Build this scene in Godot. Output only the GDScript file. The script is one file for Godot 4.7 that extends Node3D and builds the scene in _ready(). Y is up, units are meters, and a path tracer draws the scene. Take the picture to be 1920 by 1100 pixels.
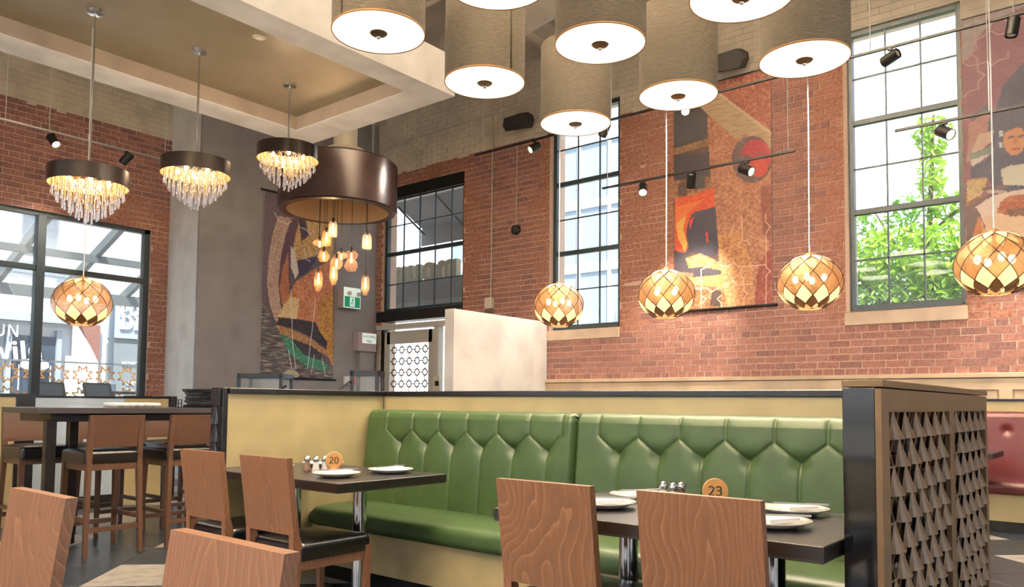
extends Node3D
# A brick restaurant dining room: y up, metres. The brick window wall lies along x at z = -9.2, the street wall along z at x = -11.556.

const WZ := -9.2      # face of the brick window wall
const WX := -11.556   # face of the brick street wall
const GX := -10.66    # face of the grey wall
const CEIL := 6.4

var M := {}
var T := {}
var used := {}
var rng := RandomNumberGenerator.new()


func _ready() -> void:
	rng.seed = 7
	set_camera()
	set_light()
	make_textures()
	make_materials()
	build_floor()
	build_back_wall()
	build_left_wall()
	build_other_walls()
	build_ceiling()
	build_tray()
	build_windows()
	build_entrance()
	build_wainscot()
	build_partitions()
	build_benches()
	build_tables()
	build_chairs()
	build_bar()
	build_tableware()
	build_drum_shades()
	build_globes()
	build_chandeliers()
	build_big_drum()
	build_tracks()
	build_prints()
	build_wall_things()
	build_ceiling_things()
	build_street()
	build_patio()
	build_garden()


func set_camera() -> void:
	# lens: 1465.6 px focal length in the 1920 x 1100 frame, shifted 125 px up; turned 39.3 degrees, raised 3.2 degrees
	var cam := Camera3D.new()
	cam.name = "camera"
	cam.projection = Camera3D.PROJECTION_FRUSTUM
	cam.near = 0.05
	cam.far = 200.0
	cam.size = 0.05 * 1100.0 / 1465.64
	cam.frustum_offset = Vector2(0.0, 0.05 * 125.44 / 1465.64)
	var right := Vector3(0.77451155, 0.00898622, -0.63249594)
	var up := Vector3(0.02788606, 0.99844194, 0.04833279)
	var back := Vector3(0.6319448, -0.05507212, 0.77305422)
	cam.transform = Transform3D(Basis(right, up, back).orthonormalized(), Vector3(0, 1.15, 0))
	add_child(cam)
	cam.current = true


func set_light() -> void:
	var env := Environment.new()
	env.background_mode = Environment.BG_SKY
	var sky := Sky.new()
	var sm := ProceduralSkyMaterial.new()
	sm.sky_top_color = Color(0.80, 0.87, 0.97)
	sm.sky_horizon_color = Color(0.95, 0.96, 0.97)
	sm.ground_bottom_color = Color(0.55, 0.54, 0.52)
	sm.ground_horizon_color = Color(0.85, 0.85, 0.85)
	sm.sun_angle_max = 0.0
	sm.energy_multiplier = 3.0
	sky.sky_material = sm
	env.sky = sky
	env.tonemap_mode = Environment.TONE_MAPPER_LINEAR
	env.tonemap_exposure = 1.16
	env.sdfgi_enabled = true
	env.ssao_enabled = true
	env.ssil_enabled = true
	var we := WorldEnvironment.new()
	we.name = "environment"
	we.environment = env
	add_child(we)
	var sun := DirectionalLight3D.new()
	sun.name = "sun"
	sun.light_color = Color(1.0, 0.95, 0.86)
	sun.light_energy = 4.0
	sun.light_angular_distance = 0.6
	sun.shadow_enabled = true
	sun.sky_mode = DirectionalLight3D.SKY_MODE_LIGHT_ONLY
	add_child(sun)
	sun.look_at_from_position(Vector3(7.0, 14.0, 6.0), Vector3.ZERO, Vector3.UP)


# ------------------------------------------------------------------ helpers

class MB:
	var v := PackedVector3Array()
	var n := PackedVector3Array()
	var uv := PackedVector2Array()
	var col := PackedColorArray()
	var xf := Transform3D()
	var color := Color.WHITE
	var colored := false

	func pt(p: Vector3, nn: Vector3, t: Vector2 = Vector2.ZERO) -> void:
		v.append(xf * p)
		n.append((xf.basis * nn).normalized())
		uv.append(t)
		if colored:
			col.append(color)

	func tri(a: Vector3, b: Vector3, c: Vector3) -> void:
		var nn := (b - a).cross(c - a)
		if nn.length_squared() < 1e-18:
			return
		nn = nn.normalized()
		pt(a, nn); pt(c, nn); pt(b, nn)

	func q(a: Vector3, b: Vector3, c: Vector3, d: Vector3) -> void:
		var nn := (c - a).cross(d - b)
		if nn.length_squared() < 1e-18:
			return
		nn = nn.normalized()
		var t := [Vector2(0, 1), Vector2(1, 1), Vector2(1, 0), Vector2(0, 0)]
		pt(a, nn, t[0]); pt(c, nn, t[2]); pt(b, nn, t[1])
		pt(a, nn, t[0]); pt(d, nn, t[3]); pt(c, nn, t[2])

	func qn(p: Array, nn: Array) -> void:
		for k in [0, 2, 1, 0, 3, 2]:
			pt(p[k], nn[k])

	func box(c: Vector3, s: Vector3) -> void:
		var h := s / 2.0
		var p := []
		for k in 8:
			p.append(c + Vector3(h.x * (1 if k & 1 else -1), h.y * (1 if k & 2 else -1), h.z * (1 if k & 4 else -1)))
		q(p[4], p[5], p[7], p[6])
		q(p[1], p[0], p[2], p[3])
		q(p[5], p[1], p[3], p[7])
		q(p[0], p[4], p[6], p[2])
		q(p[6], p[7], p[3], p[2])
		q(p[0], p[1], p[5], p[4])

	func span(a: Vector3, b: Vector3) -> void:
		box((a + b) / 2.0, (b - a).abs())

	# a box with chamfered edges
	func rbox(c: Vector3, s: Vector3, w: float) -> void:
		var h := s / 2.0
		w = minf(w, minf(h.x, minf(h.y, h.z)) * 0.95)
		var f := func(sx: float, sy: float, sz: float, ax: int) -> Vector3:
			var p := Vector3(sx * h.x, sy * h.y, sz * h.z)
			for k in 3:
				if k != ax:
					p[k] -= signf(p[k]) * w
			return c + p
		for ax in 3:
			var u := (ax + 1) % 3
			var t := (ax + 2) % 3
			for sg in [-1.0, 1.0]:
				var pp := []
				for k in [[-1, -1], [1, -1], [1, 1], [-1, 1]]:
					var d := Vector3.ZERO
					d[ax] = sg; d[u] = k[0]; d[t] = k[1]
					pp.append(f.call(d.x, d.y, d.z, ax))
				if sg > 0: q(pp[0], pp[1], pp[2], pp[3])
				else: q(pp[3], pp[2], pp[1], pp[0])
			# edges along ax
			for su in [-1.0, 1.0]:
				for st in [-1.0, 1.0]:
					var d0 := Vector3.ZERO; d0[ax] = -1; d0[u] = su; d0[t] = st
					var d1 := d0; d1[ax] = 1
					var a: Vector3 = f.call(d0.x, d0.y, d0.z, u)
					var b: Vector3 = f.call(d1.x, d1.y, d1.z, u)
					var e: Vector3 = f.call(d1.x, d1.y, d1.z, t)
					var g: Vector3 = f.call(d0.x, d0.y, d0.z, t)
					a[ax] = f.call(d0.x, d0.y, d0.z, u)[ax]
					if su * st > 0: q(a, g, e, b)
					else: q(b, e, g, a)
		for k in 8:
			var d := Vector3(1 if k & 1 else -1, 1 if k & 2 else -1, 1 if k & 4 else -1)
			var a: Vector3 = f.call(d.x, d.y, d.z, 0)
			var b: Vector3 = f.call(d.x, d.y, d.z, 1)
			var e: Vector3 = f.call(d.x, d.y, d.z, 2)
			if d.x * d.y * d.z > 0: tri(a, b, e)
			else: tri(a, e, b)

	# a bar of square section between two points; up is roughly where its second axis points
	func bar(a: Vector3, b: Vector3, w: float, t: float, up := Vector3.UP, w2 := -1.0, t2 := -1.0) -> void:
		var d := (b - a).normalized()
		if absf(d.dot(up)) > 0.98: up = Vector3.BACK
		var s := d.cross(up).normalized()
		var r := s.cross(d).normalized()
		if w2 < 0.0: w2 = w
		if t2 < 0.0: t2 = t
		var p := []
		for e in [[a, w, t], [b, w2, t2]]:
			for k in [[-1, -1], [1, -1], [1, 1], [-1, 1]]:
				p.append(e[0] + s * k[0] * e[1] / 2.0 + r * k[1] * e[2] / 2.0)
		for k in 4:
			var m := (k + 1) % 4
			q(p[k], p[4 + k], p[4 + m], p[m])
		q(p[3], p[2], p[1], p[0]) if false else q(p[0], p[1], p[2], p[3])
		q(p[7], p[6], p[5], p[4])

	func lathe(prof: Array, seg := 24, smooth := false) -> void:
		# prof: Vector2(radius, y) from bottom to top on the outside
		var pn := []
		for k in prof.size() - 1:
			var d: Vector2 = prof[k + 1] - prof[k]
			pn.append(Vector2(d.y, -d.x).normalized())
		for k in prof.size() - 1:
			var n0: Vector2 = pn[k]
			var n1: Vector2 = pn[k]
			if smooth:
				if k > 0: n0 = (pn[k] + pn[k - 1]).normalized()
				if k < pn.size() - 1: n1 = (pn[k] + pn[k + 1]).normalized()
			for s in seg:
				var a0 := TAU * s / seg
				var a1 := TAU * (s + 1) / seg
				var d0 := Vector3(cos(a0), 0, -sin(a0))
				var d1 := Vector3(cos(a1), 0, -sin(a1))
				var lo: Vector2 = prof[k]
				var hi: Vector2 = prof[k + 1]
				var p := [d0 * lo.x + Vector3.UP * lo.y, d1 * lo.x + Vector3.UP * lo.y, d1 * hi.x + Vector3.UP * hi.y, d0 * hi.x + Vector3.UP * hi.y]
				var nn := [d0 * n0.x + Vector3.UP * n0.y, d1 * n0.x + Vector3.UP * n0.y, d1 * n1.x + Vector3.UP * n1.y, d0 * n1.x + Vector3.UP * n1.y]
				if lo.x < 1e-5:
					for i in [0, 3, 2]: pt(p[i], nn[i])
				elif hi.x < 1e-5:
					for i in [0, 2, 1]: pt(p[i], nn[i])
				else:
					qn(p, nn)

	func tube(pts: Array, r: float, seg := 8, r2 := -1.0) -> void:
		if r2 < 0.0: r2 = r
		var rings := []
		var side := Vector3.ZERO
		for k in pts.size():
			var d: Vector3 = ((pts[mini(k + 1, pts.size() - 1)] as Vector3) - pts[maxi(k - 1, 0)]).normalized()
			if side == Vector3.ZERO:
				side = d.cross(Vector3.UP if absf(d.y) < 0.9 else Vector3.RIGHT).normalized()
			side = (side - d * side.dot(d)).normalized()
			var up := side.cross(d)
			var rr := lerpf(r, r2, float(k) / maxi(pts.size() - 1, 1))
			var ring := []
			for s in seg:
				var a := TAU * s / seg
				var o := side * cos(a) + up * sin(a)
				ring.append([pts[k] + o * rr, o])
			rings.append(ring)
		for k in rings.size() - 1:
			for s in seg:
				var m := (s + 1) % seg
				var a: Array = rings[k][s]; var b: Array = rings[k][m]; var c: Array = rings[k + 1][m]; var d: Array = rings[k + 1][s]
				qn([a[0], d[0], c[0], b[0]], [a[1], d[1], c[1], b[1]])
		for s in range(1, seg - 1):
			tri(rings[0][0][0], rings[0][s][0], rings[0][s + 1][0])
			tri(rings[-1][0][0], rings[-1][s + 1][0], rings[-1][s][0])

	# a flat outline pushed along z from z0 to z1 (outline counter-clockwise seen from +z)
	func prism(poly: PackedVector2Array, z0: float, z1: float) -> void:
		if Geometry2D.is_polygon_clockwise(poly):
			poly.reverse()
		var t := Geometry2D.triangulate_polygon(poly)
		for k in range(0, t.size(), 3):
			var a := poly[t[k]]; var b := poly[t[k + 1]]; var c := poly[t[k + 2]]
			if (b - a).cross(c - a) < 0.0:
				var e := b; b = c; c = e
			tri(Vector3(a.x, a.y, z1), Vector3(b.x, b.y, z1), Vector3(c.x, c.y, z1))
			tri(Vector3(a.x, a.y, z0), Vector3(c.x, c.y, z0), Vector3(b.x, b.y, z0))
		for k in poly.size():
			var a := poly[k]; var b := poly[(k + 1) % poly.size()]
			q(Vector3(a.x, a.y, z0), Vector3(b.x, b.y, z0), Vector3(b.x, b.y, z1), Vector3(a.x, a.y, z1))

	func ball(c: Vector3, r: float, seg := 10, rows := 6, sy := 1.0) -> void:
		var prof := []
		for k in rows + 1:
			var a := -PI / 2 + PI * k / rows
			prof.append(Vector2(maxf(0.0, cos(a)) * r if k > 0 and k < rows else 0.0, sin(a) * r * sy))
		var keep := xf
		xf = xf * Transform3D(Basis(), c)
		lathe(prof, seg, true)
		xf = keep

	func mesh() -> ArrayMesh:
		var arr := []
		arr.resize(Mesh.ARRAY_MAX)
		arr[Mesh.ARRAY_VERTEX] = v
		arr[Mesh.ARRAY_NORMAL] = n
		arr[Mesh.ARRAY_TEX_UV] = uv
		if colored: arr[Mesh.ARRAY_COLOR] = col
		var m := ArrayMesh.new()
		m.add_surface_from_arrays(Mesh.PRIMITIVE_TRIANGLES, arr)
		return m


func mb(xf := Transform3D()) -> MB:
	var b := MB.new()
	b.xf = xf
	return b


func at(p: Vector3, turn := 0.0) -> Transform3D:
	return Transform3D(Basis(Vector3.UP, turn), p)


func numbered(called: String) -> String:
	used[called] = used.get(called, 0) + 1
	return called if used[called] == 1 else "%s_%03d" % [called, used[called] - 1]


func put(b, called: String, m: Material, parent: Node = null) -> MeshInstance3D:
	var o := MeshInstance3D.new()
	o.mesh = b.mesh() if b is MB else b
	o.material_override = m
	if parent:
		o.name = called
		parent.add_child(o, true)
	else:
		o.name = numbered(called)
		add_child(o, true)
	return o


func tag(o: Node, label: String, category: String, group := "") -> Node:
	o.set_meta("label", label)
	o.set_meta("category", category)
	if group: o.set_meta("group", group)
	return o


func thing(called: String, label: String, category: String, p := Vector3.ZERO, turn := 0.0, group := "") -> Node3D:
	var o := Node3D.new()
	o.name = numbered(called)
	add_child(o, true)
	o.position = p
	o.rotation.y = turn
	tag(o, label, category, group)
	return o


func setting(called: String) -> Node3D:
	var o := Node3D.new()
	o.name = called
	add_child(o, true)
	o.set_meta("kind", "structure")
	return o


func copy(o: Node3D, p: Vector3, turn: float, label := "") -> Node3D:
	var c: Node3D = o.duplicate()
	var s := String(o.name)
	var base := s.substr(0, s.length() - 4) if s.length() > 4 and s[-4] == "_" and s.substr(s.length() - 3).is_valid_int() else s
	c.name = numbered(base)
	add_child(c, true)
	c.position = p
	c.rotation.y = turn
	if label: c.set_meta("label", label)
	return c


func part(parent: Node, called: String, m: Material, a: Vector3, b: Vector3, bevel := 0.0) -> MeshInstance3D:
	var k := mb()
	if bevel > 0.0: k.rbox((a + b) / 2.0, (b - a).abs(), bevel)
	else: k.span(a, b)
	return put(k, called, m, parent)


func text(s: String, size: float, depth: float, font := "Droid Sans", bold := false) -> TextMesh:
	var t := TextMesh.new()
	var f := SystemFont.new()
	f.font_names = PackedStringArray([font])
	if bold: f.font_weight = 700
	t.font = f
	t.text = s
	t.font_size = 64
	t.pixel_size = size / 64.0
	t.depth = depth
	t.curve_step = 2.0
	return t


func omni(parent: Node, p: Vector3, c: Color, e: float, size := 0.04) -> OmniLight3D:
	var l := OmniLight3D.new()
	l.name = "lamp_light"
	l.light_color = c
	l.light_energy = e
	l.light_size = size
	l.omni_range = 25.0
	l.omni_attenuation = 2.0
	l.shadow_enabled = true
	parent.add_child(l, true)
	l.position = p
	return l


# ------------------------------------------------------------------ textures and materials

func noise(sd: int, freq: float, octaves := 4, type := FastNoiseLite.TYPE_SIMPLEX_SMOOTH) -> FastNoiseLite:
	var f := FastNoiseLite.new()
	f.seed = sd
	f.frequency = freq
	f.noise_type = type
	f.fractal_octaves = octaves
	return f


func ramp_tex(sd: int, freq: float, octaves: int, size: int, stops: Array) -> ImageTexture:
	# seamless noise looked up in a short list of colours
	var src := noise(sd, freq, octaves).get_seamless_image(size, size)
	src.convert(Image.FORMAT_L8)
	var lut := []
	for k in 256:
		var t := k / 255.0 * (stops.size() - 1)
		var i := mini(int(t), stops.size() - 2)
		lut.append((stops[i] as Color).lerp(stops[i + 1], t - i))
	var d := src.get_data()
	var o := PackedByteArray()
	o.resize(d.size() * 3)
	for k in d.size():
		var c: Color = lut[d[k]]
		o[k * 3] = c.r8; o[k * 3 + 1] = c.g8; o[k * 3 + 2] = c.b8
	return ImageTexture.create_from_image(Image.create_from_data(size, size, false, Image.FORMAT_RGB8, o))


func g(x: float) -> Color:
	return Color(x, x, x)


func wood_tex(sd: int, base: Color, light: Color, dark: Color, arch: float) -> ImageTexture:
	# flat-sawn veneer: arched growth lines and short pores along v
	var w := 384
	var h := 512
	var n1 := noise(sd, 1.0, 2)
	var n2 := noise(sd + 9, 1.0, 2)
	var o := PackedByteArray()
	o.resize(w * h * 3)
	for y in h:
		for x in w:
			var u := float(x) / w
			var t := float(y) / h
			var off := u - 0.5 + n1.get_noise_2d(u * 0.7, t * 0.8 + 7.0) * 0.22
			var f := pow(absf(off), 1.35) * 34.0 - t * arch * 7.0 + n1.get_noise_2d(u * 3.0 + 40.0, t * 1.6) * 1.6 + n1.get_noise_2d(u * 14.0, t * 3.0 + 90.0) * 0.16
			var ring := fposmod(f, 1.0)
			var fine := n2.get_noise_2d(u * 150.0, t * 5.0)
			var c := base.lerp(dark, clampf(0.30 - ring * 0.45, 0.0, 0.30))
			if ring > 0.80: c = c.lerp(light, (ring - 0.80) / 0.20 * 0.62)
			c = c.lerp(dark if fine < 0.0 else light, absf(fine) * 0.30)
			var k := (y * w + x) * 3
			o[k] = c.r8; o[k + 1] = c.g8; o[k + 2] = c.b8
	return ImageTexture.create_from_image(Image.create_from_data(w, h, false, Image.FORMAT_RGB8, o))


func make_textures() -> void:
	T.mottle = ramp_tex(3, 0.03, 5, 256, [g(0.62), g(0.86), g(1.0), g(1.0)])
	T.soft = ramp_tex(5, 0.012, 3, 256, [g(0.86), g(0.95), g(1.0)])
	T.speck = ramp_tex(8, 0.11, 4, 256, [g(0.55), g(0.9), g(1.0), g(1.0)])
	T.grain = ramp_tex(12, 0.2, 2, 256, [g(0.2), g(0.5), g(0.8)])
	T.worn = ramp_tex(15, 0.06, 5, 256, [Color(0.60, 0.49, 0.45), Color(0.84, 0.74, 0.69), Color(0.98, 0.93, 0.89), Color(0.88, 0.79, 0.74)])
	T.gold = ramp_tex(21, 0.014, 4, 256, [Color(0.93, 0.92, 0.88), Color(0.97, 0.97, 0.95), Color(1, 1, 1)])
	T.stone = ramp_tex(23, 0.02, 5, 256, [g(0.74), g(0.92), g(1.0)])
	T.wood0 = wood_tex(101, Color(0.50, 0.355, 0.255), Color(0.69, 0.53, 0.40), Color(0.35, 0.235, 0.16), 0.55)
	T.wood1 = wood_tex(202, Color(0.50, 0.35, 0.255), Color(0.70, 0.53, 0.41), Color(0.35, 0.235, 0.16), 0.9)
	T.wood2 = wood_tex(303, Color(0.51, 0.36, 0.26), Color(0.68, 0.52, 0.40), Color(0.36, 0.24, 0.165), 0.35)
	T.linen = linen_tex()
	T.holes = holes_tex()
	T.star = star_tex()


func linen_tex() -> ImageTexture:
	var s := 256
	var a := noise(31, 1.0, 2)
	var o := PackedByteArray()
	o.resize(s * s * 3)
	for y in s:
		for x in s:
			var w := a.get_noise_2d(x * 0.022, y * 0.6) * 0.75 + a.get_noise_2d(x * 0.6 + 90.0, y * 0.03) * 0.2
			var c := Color(0.42, 0.385, 0.33).lerp(Color(0.74, 0.69, 0.60) if w > 0.0 else Color(0.20, 0.185, 0.16), minf(absf(w) * 1.25, 1.0))
			var k := (y * s + x) * 3
			o[k] = c.r8; o[k + 1] = c.g8; o[k + 2] = c.b8
	return ImageTexture.create_from_image(Image.create_from_data(s, s, false, Image.FORMAT_RGB8, o))


func holes_tex() -> ImageTexture:
	# perforated sheet: staggered round holes
	var s := 256
	var im := Image.create(s, s, false, Image.FORMAT_RGBA8)
	im.fill(Color(0.70, 0.54, 0.36, 1))
	var step := 32.0
	for y in s:
		for x in s:
			var row := int(floor(y / (step * 0.5)))
			var cy: float = (row + 0.5) * step * 0.5
			var ox := step * 0.5 if row % 2 else 0.0
			var cx: float = (floor((x + ox) / step) + 0.5) * step - ox
			if Vector2(x - cx, (y - cy) * 1.3).length() < 8.4:
				im.set_pixel(x, y, Color(0.70, 0.54, 0.36, 0))
	return ImageTexture.create_from_image(im)


func star_tex() -> ImageTexture:
	# printed film on the door glass: an eight-point star lattice
	var s := 128
	var im := Image.create(s, s, false, Image.FORMAT_RGBA8)
	im.fill(Color(0.86, 0.80, 0.68, 0))
	for y in s:
		for x in s:
			var p := Vector2(fposmod(x, 64.0) - 32.0, fposmod(y, 64.0) - 32.0)
			var a := maxf(absf(p.x), absf(p.y))
			var b := (absf(p.x) + absf(p.y)) / 1.4142
			var on := absf(a - 16.0) < 3.0 and b < 24.0 or absf(b - 16.0) < 3.0 and a < 24.0
			on = on or (absf(p.x) < 3.0 and absf(p.y) > 22.0) or (absf(p.y) < 3.0 and absf(p.x) > 22.0)
			if on: im.set_pixel(x, y, Color(0.40, 0.31, 0.22, 1))
	return ImageTexture.create_from_image(im)


func mat(key: String, c: Color, rough := 0.7, metal := 0.0, tex: Texture2D = null, scale := 1.0, world := false) -> StandardMaterial3D:
	var m := StandardMaterial3D.new()
	m.resource_name = key
	m.albedo_color = c
	m.roughness = rough
	m.metallic = metal
	if tex:
		m.albedo_texture = tex
		m.uv1_triplanar = true
		m.uv1_world_triplanar = world
		m.uv1_scale = Vector3.ONE * scale
	M[key] = m
	return m


func bump(m: StandardMaterial3D, tex: Texture2D, cm: float) -> void:
	m.heightmap_enabled = true
	m.heightmap_texture = tex
	m.heightmap_scale = cm


func glow(m: StandardMaterial3D, c: Color, e: float) -> void:
	m.emission_enabled = true
	m.emission = c
	m.emission_energy_multiplier = e


func make_materials() -> void:
	var brick := [Color(0.60, 0.42, 0.375), Color(0.63, 0.44, 0.39), Color(0.575, 0.40, 0.365), Color(0.65, 0.46, 0.41), Color(0.54, 0.385, 0.36), Color(0.61, 0.425, 0.38)]
	for k in 6:
		bump(mat("brick%d" % k, brick[k], 0.9, 0.0, T.mottle, 3.1, true), T.speck, 0.25)
	var bf := mat("brick_field", Color.WHITE, 0.9, 0.0, T.mottle, 3.1, true)
	bf.vertex_color_use_as_albedo = true
	bump(bf, T.speck, 0.25)
	bump(mat("worn_brick", Color(0.67, 0.51, 0.45), 0.92, 0.0, T.worn, 1.3, true), T.speck, 0.4)
	bump(mat("mortar", Color(0.86, 0.74, 0.65), 0.95, 0.0, T.speck, 2.0, true), T.speck, 0.3)
	bump(mat("painted_brick", Color(0.84, 0.79, 0.71), 0.75, 0.0, T.soft, 0.6, true), T.speck, 0.15)
	mat("ceiling_paint", Color(0.80, 0.76, 0.69), 0.85, 0.0, T.soft, 0.4, true)
	mat("tray_white", Color(0.93, 0.925, 0.915), 0.8, 0.0, T.soft, 0.5, true)
	mat("tray_peach", Color(0.76, 0.70, 0.63), 0.7, 0.0, T.soft, 0.5, true)
	mat("tray_gold", Color(0.57, 0.53, 0.46), 0.4, 0.15, T.gold, 0.5, true)
	mat("grey_wall", Color(0.58, 0.565, 0.565), 0.6, 0.0, T.soft, 0.4, true)
	mat("pale_wall", Color(0.88, 0.87, 0.84), 0.7, 0.0, T.soft, 0.4, true)
	mat("white_wall", Color(0.86, 0.84, 0.81), 0.6, 0.0, T.soft, 0.4, true)
	mat("wainscot", Color(0.80, 0.70, 0.58), 0.45, 0.0, T.soft, 0.6, true)
	mat("sill", Color(0.82, 0.72, 0.62), 0.6, 0.0, T.soft, 0.8, true)
	mat("laminate", Color(0.70, 0.63, 0.455), 0.35, 0.0, T.soft, 0.5, true)
	mat("black_edge", Color(0.075, 0.075, 0.085), 0.25)
	mat("black_gloss", Color(0.03, 0.032, 0.045), 0.06)
	mat("bronze_panel", Color(0.42, 0.33, 0.225), 0.42, 0.3, T.soft, 1.2)
	mat("charcoal_panel", Color(0.10, 0.105, 0.12), 0.3, 0.2)
	bump(mat("slate", Color(0.215, 0.245, 0.28), 0.28, 0.0, T.stone, 1.6, true), T.speck, 0.08)
	bump(mat("beige_tile", Color(0.73, 0.70, 0.66), 0.35, 0.0, T.stone, 1.2, true), T.speck, 0.05)
	mat("grout", Color(0.20, 0.20, 0.20), 0.9)
	bump(mat("green_vinyl", Color(0.19, 0.275, 0.13), 0.44, 0.0, T.soft, 2.0), T.grain, 0.05)
	bump(mat("red_vinyl", Color(0.34, 0.105, 0.115), 0.34, 0.0, T.soft, 2.0), T.grain, 0.05)
	bump(mat("black_vinyl", Color(0.035, 0.035, 0.04), 0.30), T.grain, 0.04)
	for k in 3:
		var w := mat("wood%d" % k, Color(0.90, 0.87, 0.84), 0.42, 0.0, T["wood%d" % k], 1.0)
		w.uv1_scale = Vector3(1.55, 1.25, 1.55)
		w.uv1_offset = Vector3(0.5, -0.65, 0.5)
	mat("leg_wood", Color(0.88, 0.84, 0.82), 0.4, 0.0, T.wood2, 1.3)
	mat("stool_wood", Color(0.60, 0.60, 0.62), 0.4, 0.0, T.wood1, 1.4)
	mat("table_top", Color(0.19, 0.18, 0.185), 0.28)
	bump(M.table_top, T.grain, 0.02)
	mat("table_edge", Color(0.10, 0.075, 0.065), 0.35)
	mat("chrome", Color(0.82, 0.82, 0.82), 0.12, 1.0)
	mat("steel", Color(0.62, 0.63, 0.64), 0.3, 0.9)
	mat("china", Color(0.87, 0.85, 0.81), 0.12)
	mat("napkin", Color(0.90, 0.89, 0.87), 0.9)
	mat("salt_glass", Color(0.80, 0.78, 0.74), 0.1)
	mat("pepper", Color(0.45, 0.34, 0.26), 0.3)
	mat("disc_wood", Color(0.78, 0.58, 0.34), 0.45, 0.0, T.soft, 3.0)
	mat("ink", Color(0.05, 0.045, 0.04), 0.6)
	mat("paper", Color(0.90, 0.90, 0.88), 0.8)
	mat("window_steel", Color(0.16, 0.205, 0.225), 0.4, 0.2)
	mat("aluminium", Color(0.74, 0.725, 0.68), 0.4, 0.1)
	mat("dark_metal", Color(0.085, 0.085, 0.09), 0.4, 0.3)
	mat("speaker", Color(0.10, 0.09, 0.085), 0.6)
	mat("brown_drum", Color(0.235, 0.165, 0.15), 0.26, 0.15, T.soft, 1.0)
	mat("drum_inside", Color(0.52, 0.44, 0.35), 0.45, 0.2)
	mat("cream_metal", Color(0.80, 0.76, 0.68), 0.5)
	mat("duct", Color(0.76, 0.73, 0.67), 0.5, 0.1)
	mat("silver_track", Color(0.72, 0.72, 0.72), 0.3, 0.7)
	mat("cable_white", Color(0.85, 0.84, 0.82), 0.6)
	mat("cable_black", Color(0.06, 0.055, 0.05), 0.6)
	mat("bronze", Color(0.42, 0.32, 0.20), 0.3, 0.8)
	mat("shade_bronze", Color(0.16, 0.125, 0.10), 0.3, 0.5)
	mat("shade_copper", Color(0.80, 0.62, 0.46), 0.4, 0.4)
	mat("gold_bead", Color(0.82, 0.71, 0.53), 0.18, 0.6)
	mat("wire_bronze", Color(0.15, 0.10, 0.06), 0.45, 0.5)
	mat("copper_sheet", Color(0.62, 0.44, 0.27), 0.4, 0.4)
	mat("fire_red", Color(0.70, 0.12, 0.14), 0.5)
	mat("exit_green", Color(0.03, 0.50, 0.36), 0.5)
	glow(M.exit_green, Color(0.03, 0.55, 0.38), 0.35)
	mat("exit_white", Color(0.93, 0.95, 0.93), 0.5)
	glow(M.exit_white, Color(0.9, 1.0, 0.95), 0.35)
	mat("box_pink", Color(0.66, 0.60, 0.60), 0.6)
	# light-giving and see-through
	var dif := mat("diffuser", Color(0.95, 0.93, 0.88), 0.7)
	glow(dif, Color(1.0, 0.95, 0.86), 1.1)
	var blb := mat("bulb", Color(1.0, 0.9, 0.7), 0.5)
	glow(blb, Color(1.0, 0.86, 0.64), 7.0)
	var fil := mat("filament", Color(1.0, 0.8, 0.5), 0.5)
	glow(fil, Color(1.0, 0.80, 0.54), 6.0)
	var spot := mat("spot_lens", Color(1, 0.95, 0.85), 0.3)
	glow(spot, Color(1.0, 0.90, 0.70), 7.0)
	var linen := mat("linen", Color(0.74, 0.74, 0.74), 0.95, 0.0, T.linen, 2.4)
	linen.backlight_enabled = true
	linen.backlight = Color(0.0042, 0.0038, 0.0034)
	mat("linen_trim", Color(0.72, 0.53, 0.32), 0.6)
	var pet := mat("cream_petal", Color(0.95, 0.89, 0.77), 0.4)
	pet.backlight_enabled = true
	pet.backlight = Color(0.9, 0.82, 0.64)
	var per := mat("perforated", Color.WHITE, 0.4, 0.35)
	per.albedo_texture = T.holes
	per.transparency = BaseMaterial3D.TRANSPARENCY_ALPHA_SCISSOR
	per.alpha_scissor_threshold = 0.5
	per.cull_mode = BaseMaterial3D.CULL_DISABLED
	for nm in [["pane", Color(0.92, 0.97, 1.0, 0.06)], ["frosted", Color(0.82, 0.88, 0.92, 0.75)], ["amber_glass", Color(0.86, 0.64, 0.44, 0.12)], ["clear_glass", Color(0.98, 0.90, 0.82, 0.13)], ["pergola_glass", Color(0.90, 0.94, 0.98, 0.35)]]:
		var p := mat(nm[0], nm[1], 0.03 if nm[0] != "frosted" else 0.3)
		p.transparency = BaseMaterial3D.TRANSPARENCY_ALPHA
		p.cull_mode = BaseMaterial3D.CULL_DISABLED
		if nm[0] == "pane": p.metallic_specular = 0.22
	var film := mat("star_film", Color.WHITE, 0.5)
	film.albedo_texture = T.star
	film.transparency = BaseMaterial3D.TRANSPARENCY_ALPHA_SCISSOR
	film.alpha_scissor_threshold = 0.5
	film.uv1_scale = Vector3(2.5, 5.0, 1)
	var cr := mat("crystal", Color(0.97, 0.97, 1.0), 0.02)
	cr.refraction_enabled = true
	cr.refraction_scale = 0.05
	cr.transparency = BaseMaterial3D.TRANSPARENCY_ALPHA
	cr.albedo_color.a = 0.1


# ------------------------------------------------------------------ the room

const BACK_OPEN := [[-10.52, -8.56, -0.1, 4.78], [-6.79, -5.62, 2.21, 5.45], [-2.61, -1.45, 2.21, 5.45]]
const LEFT_OPEN := [[0.3, 5.565, 0.12, 3.70]]


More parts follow.
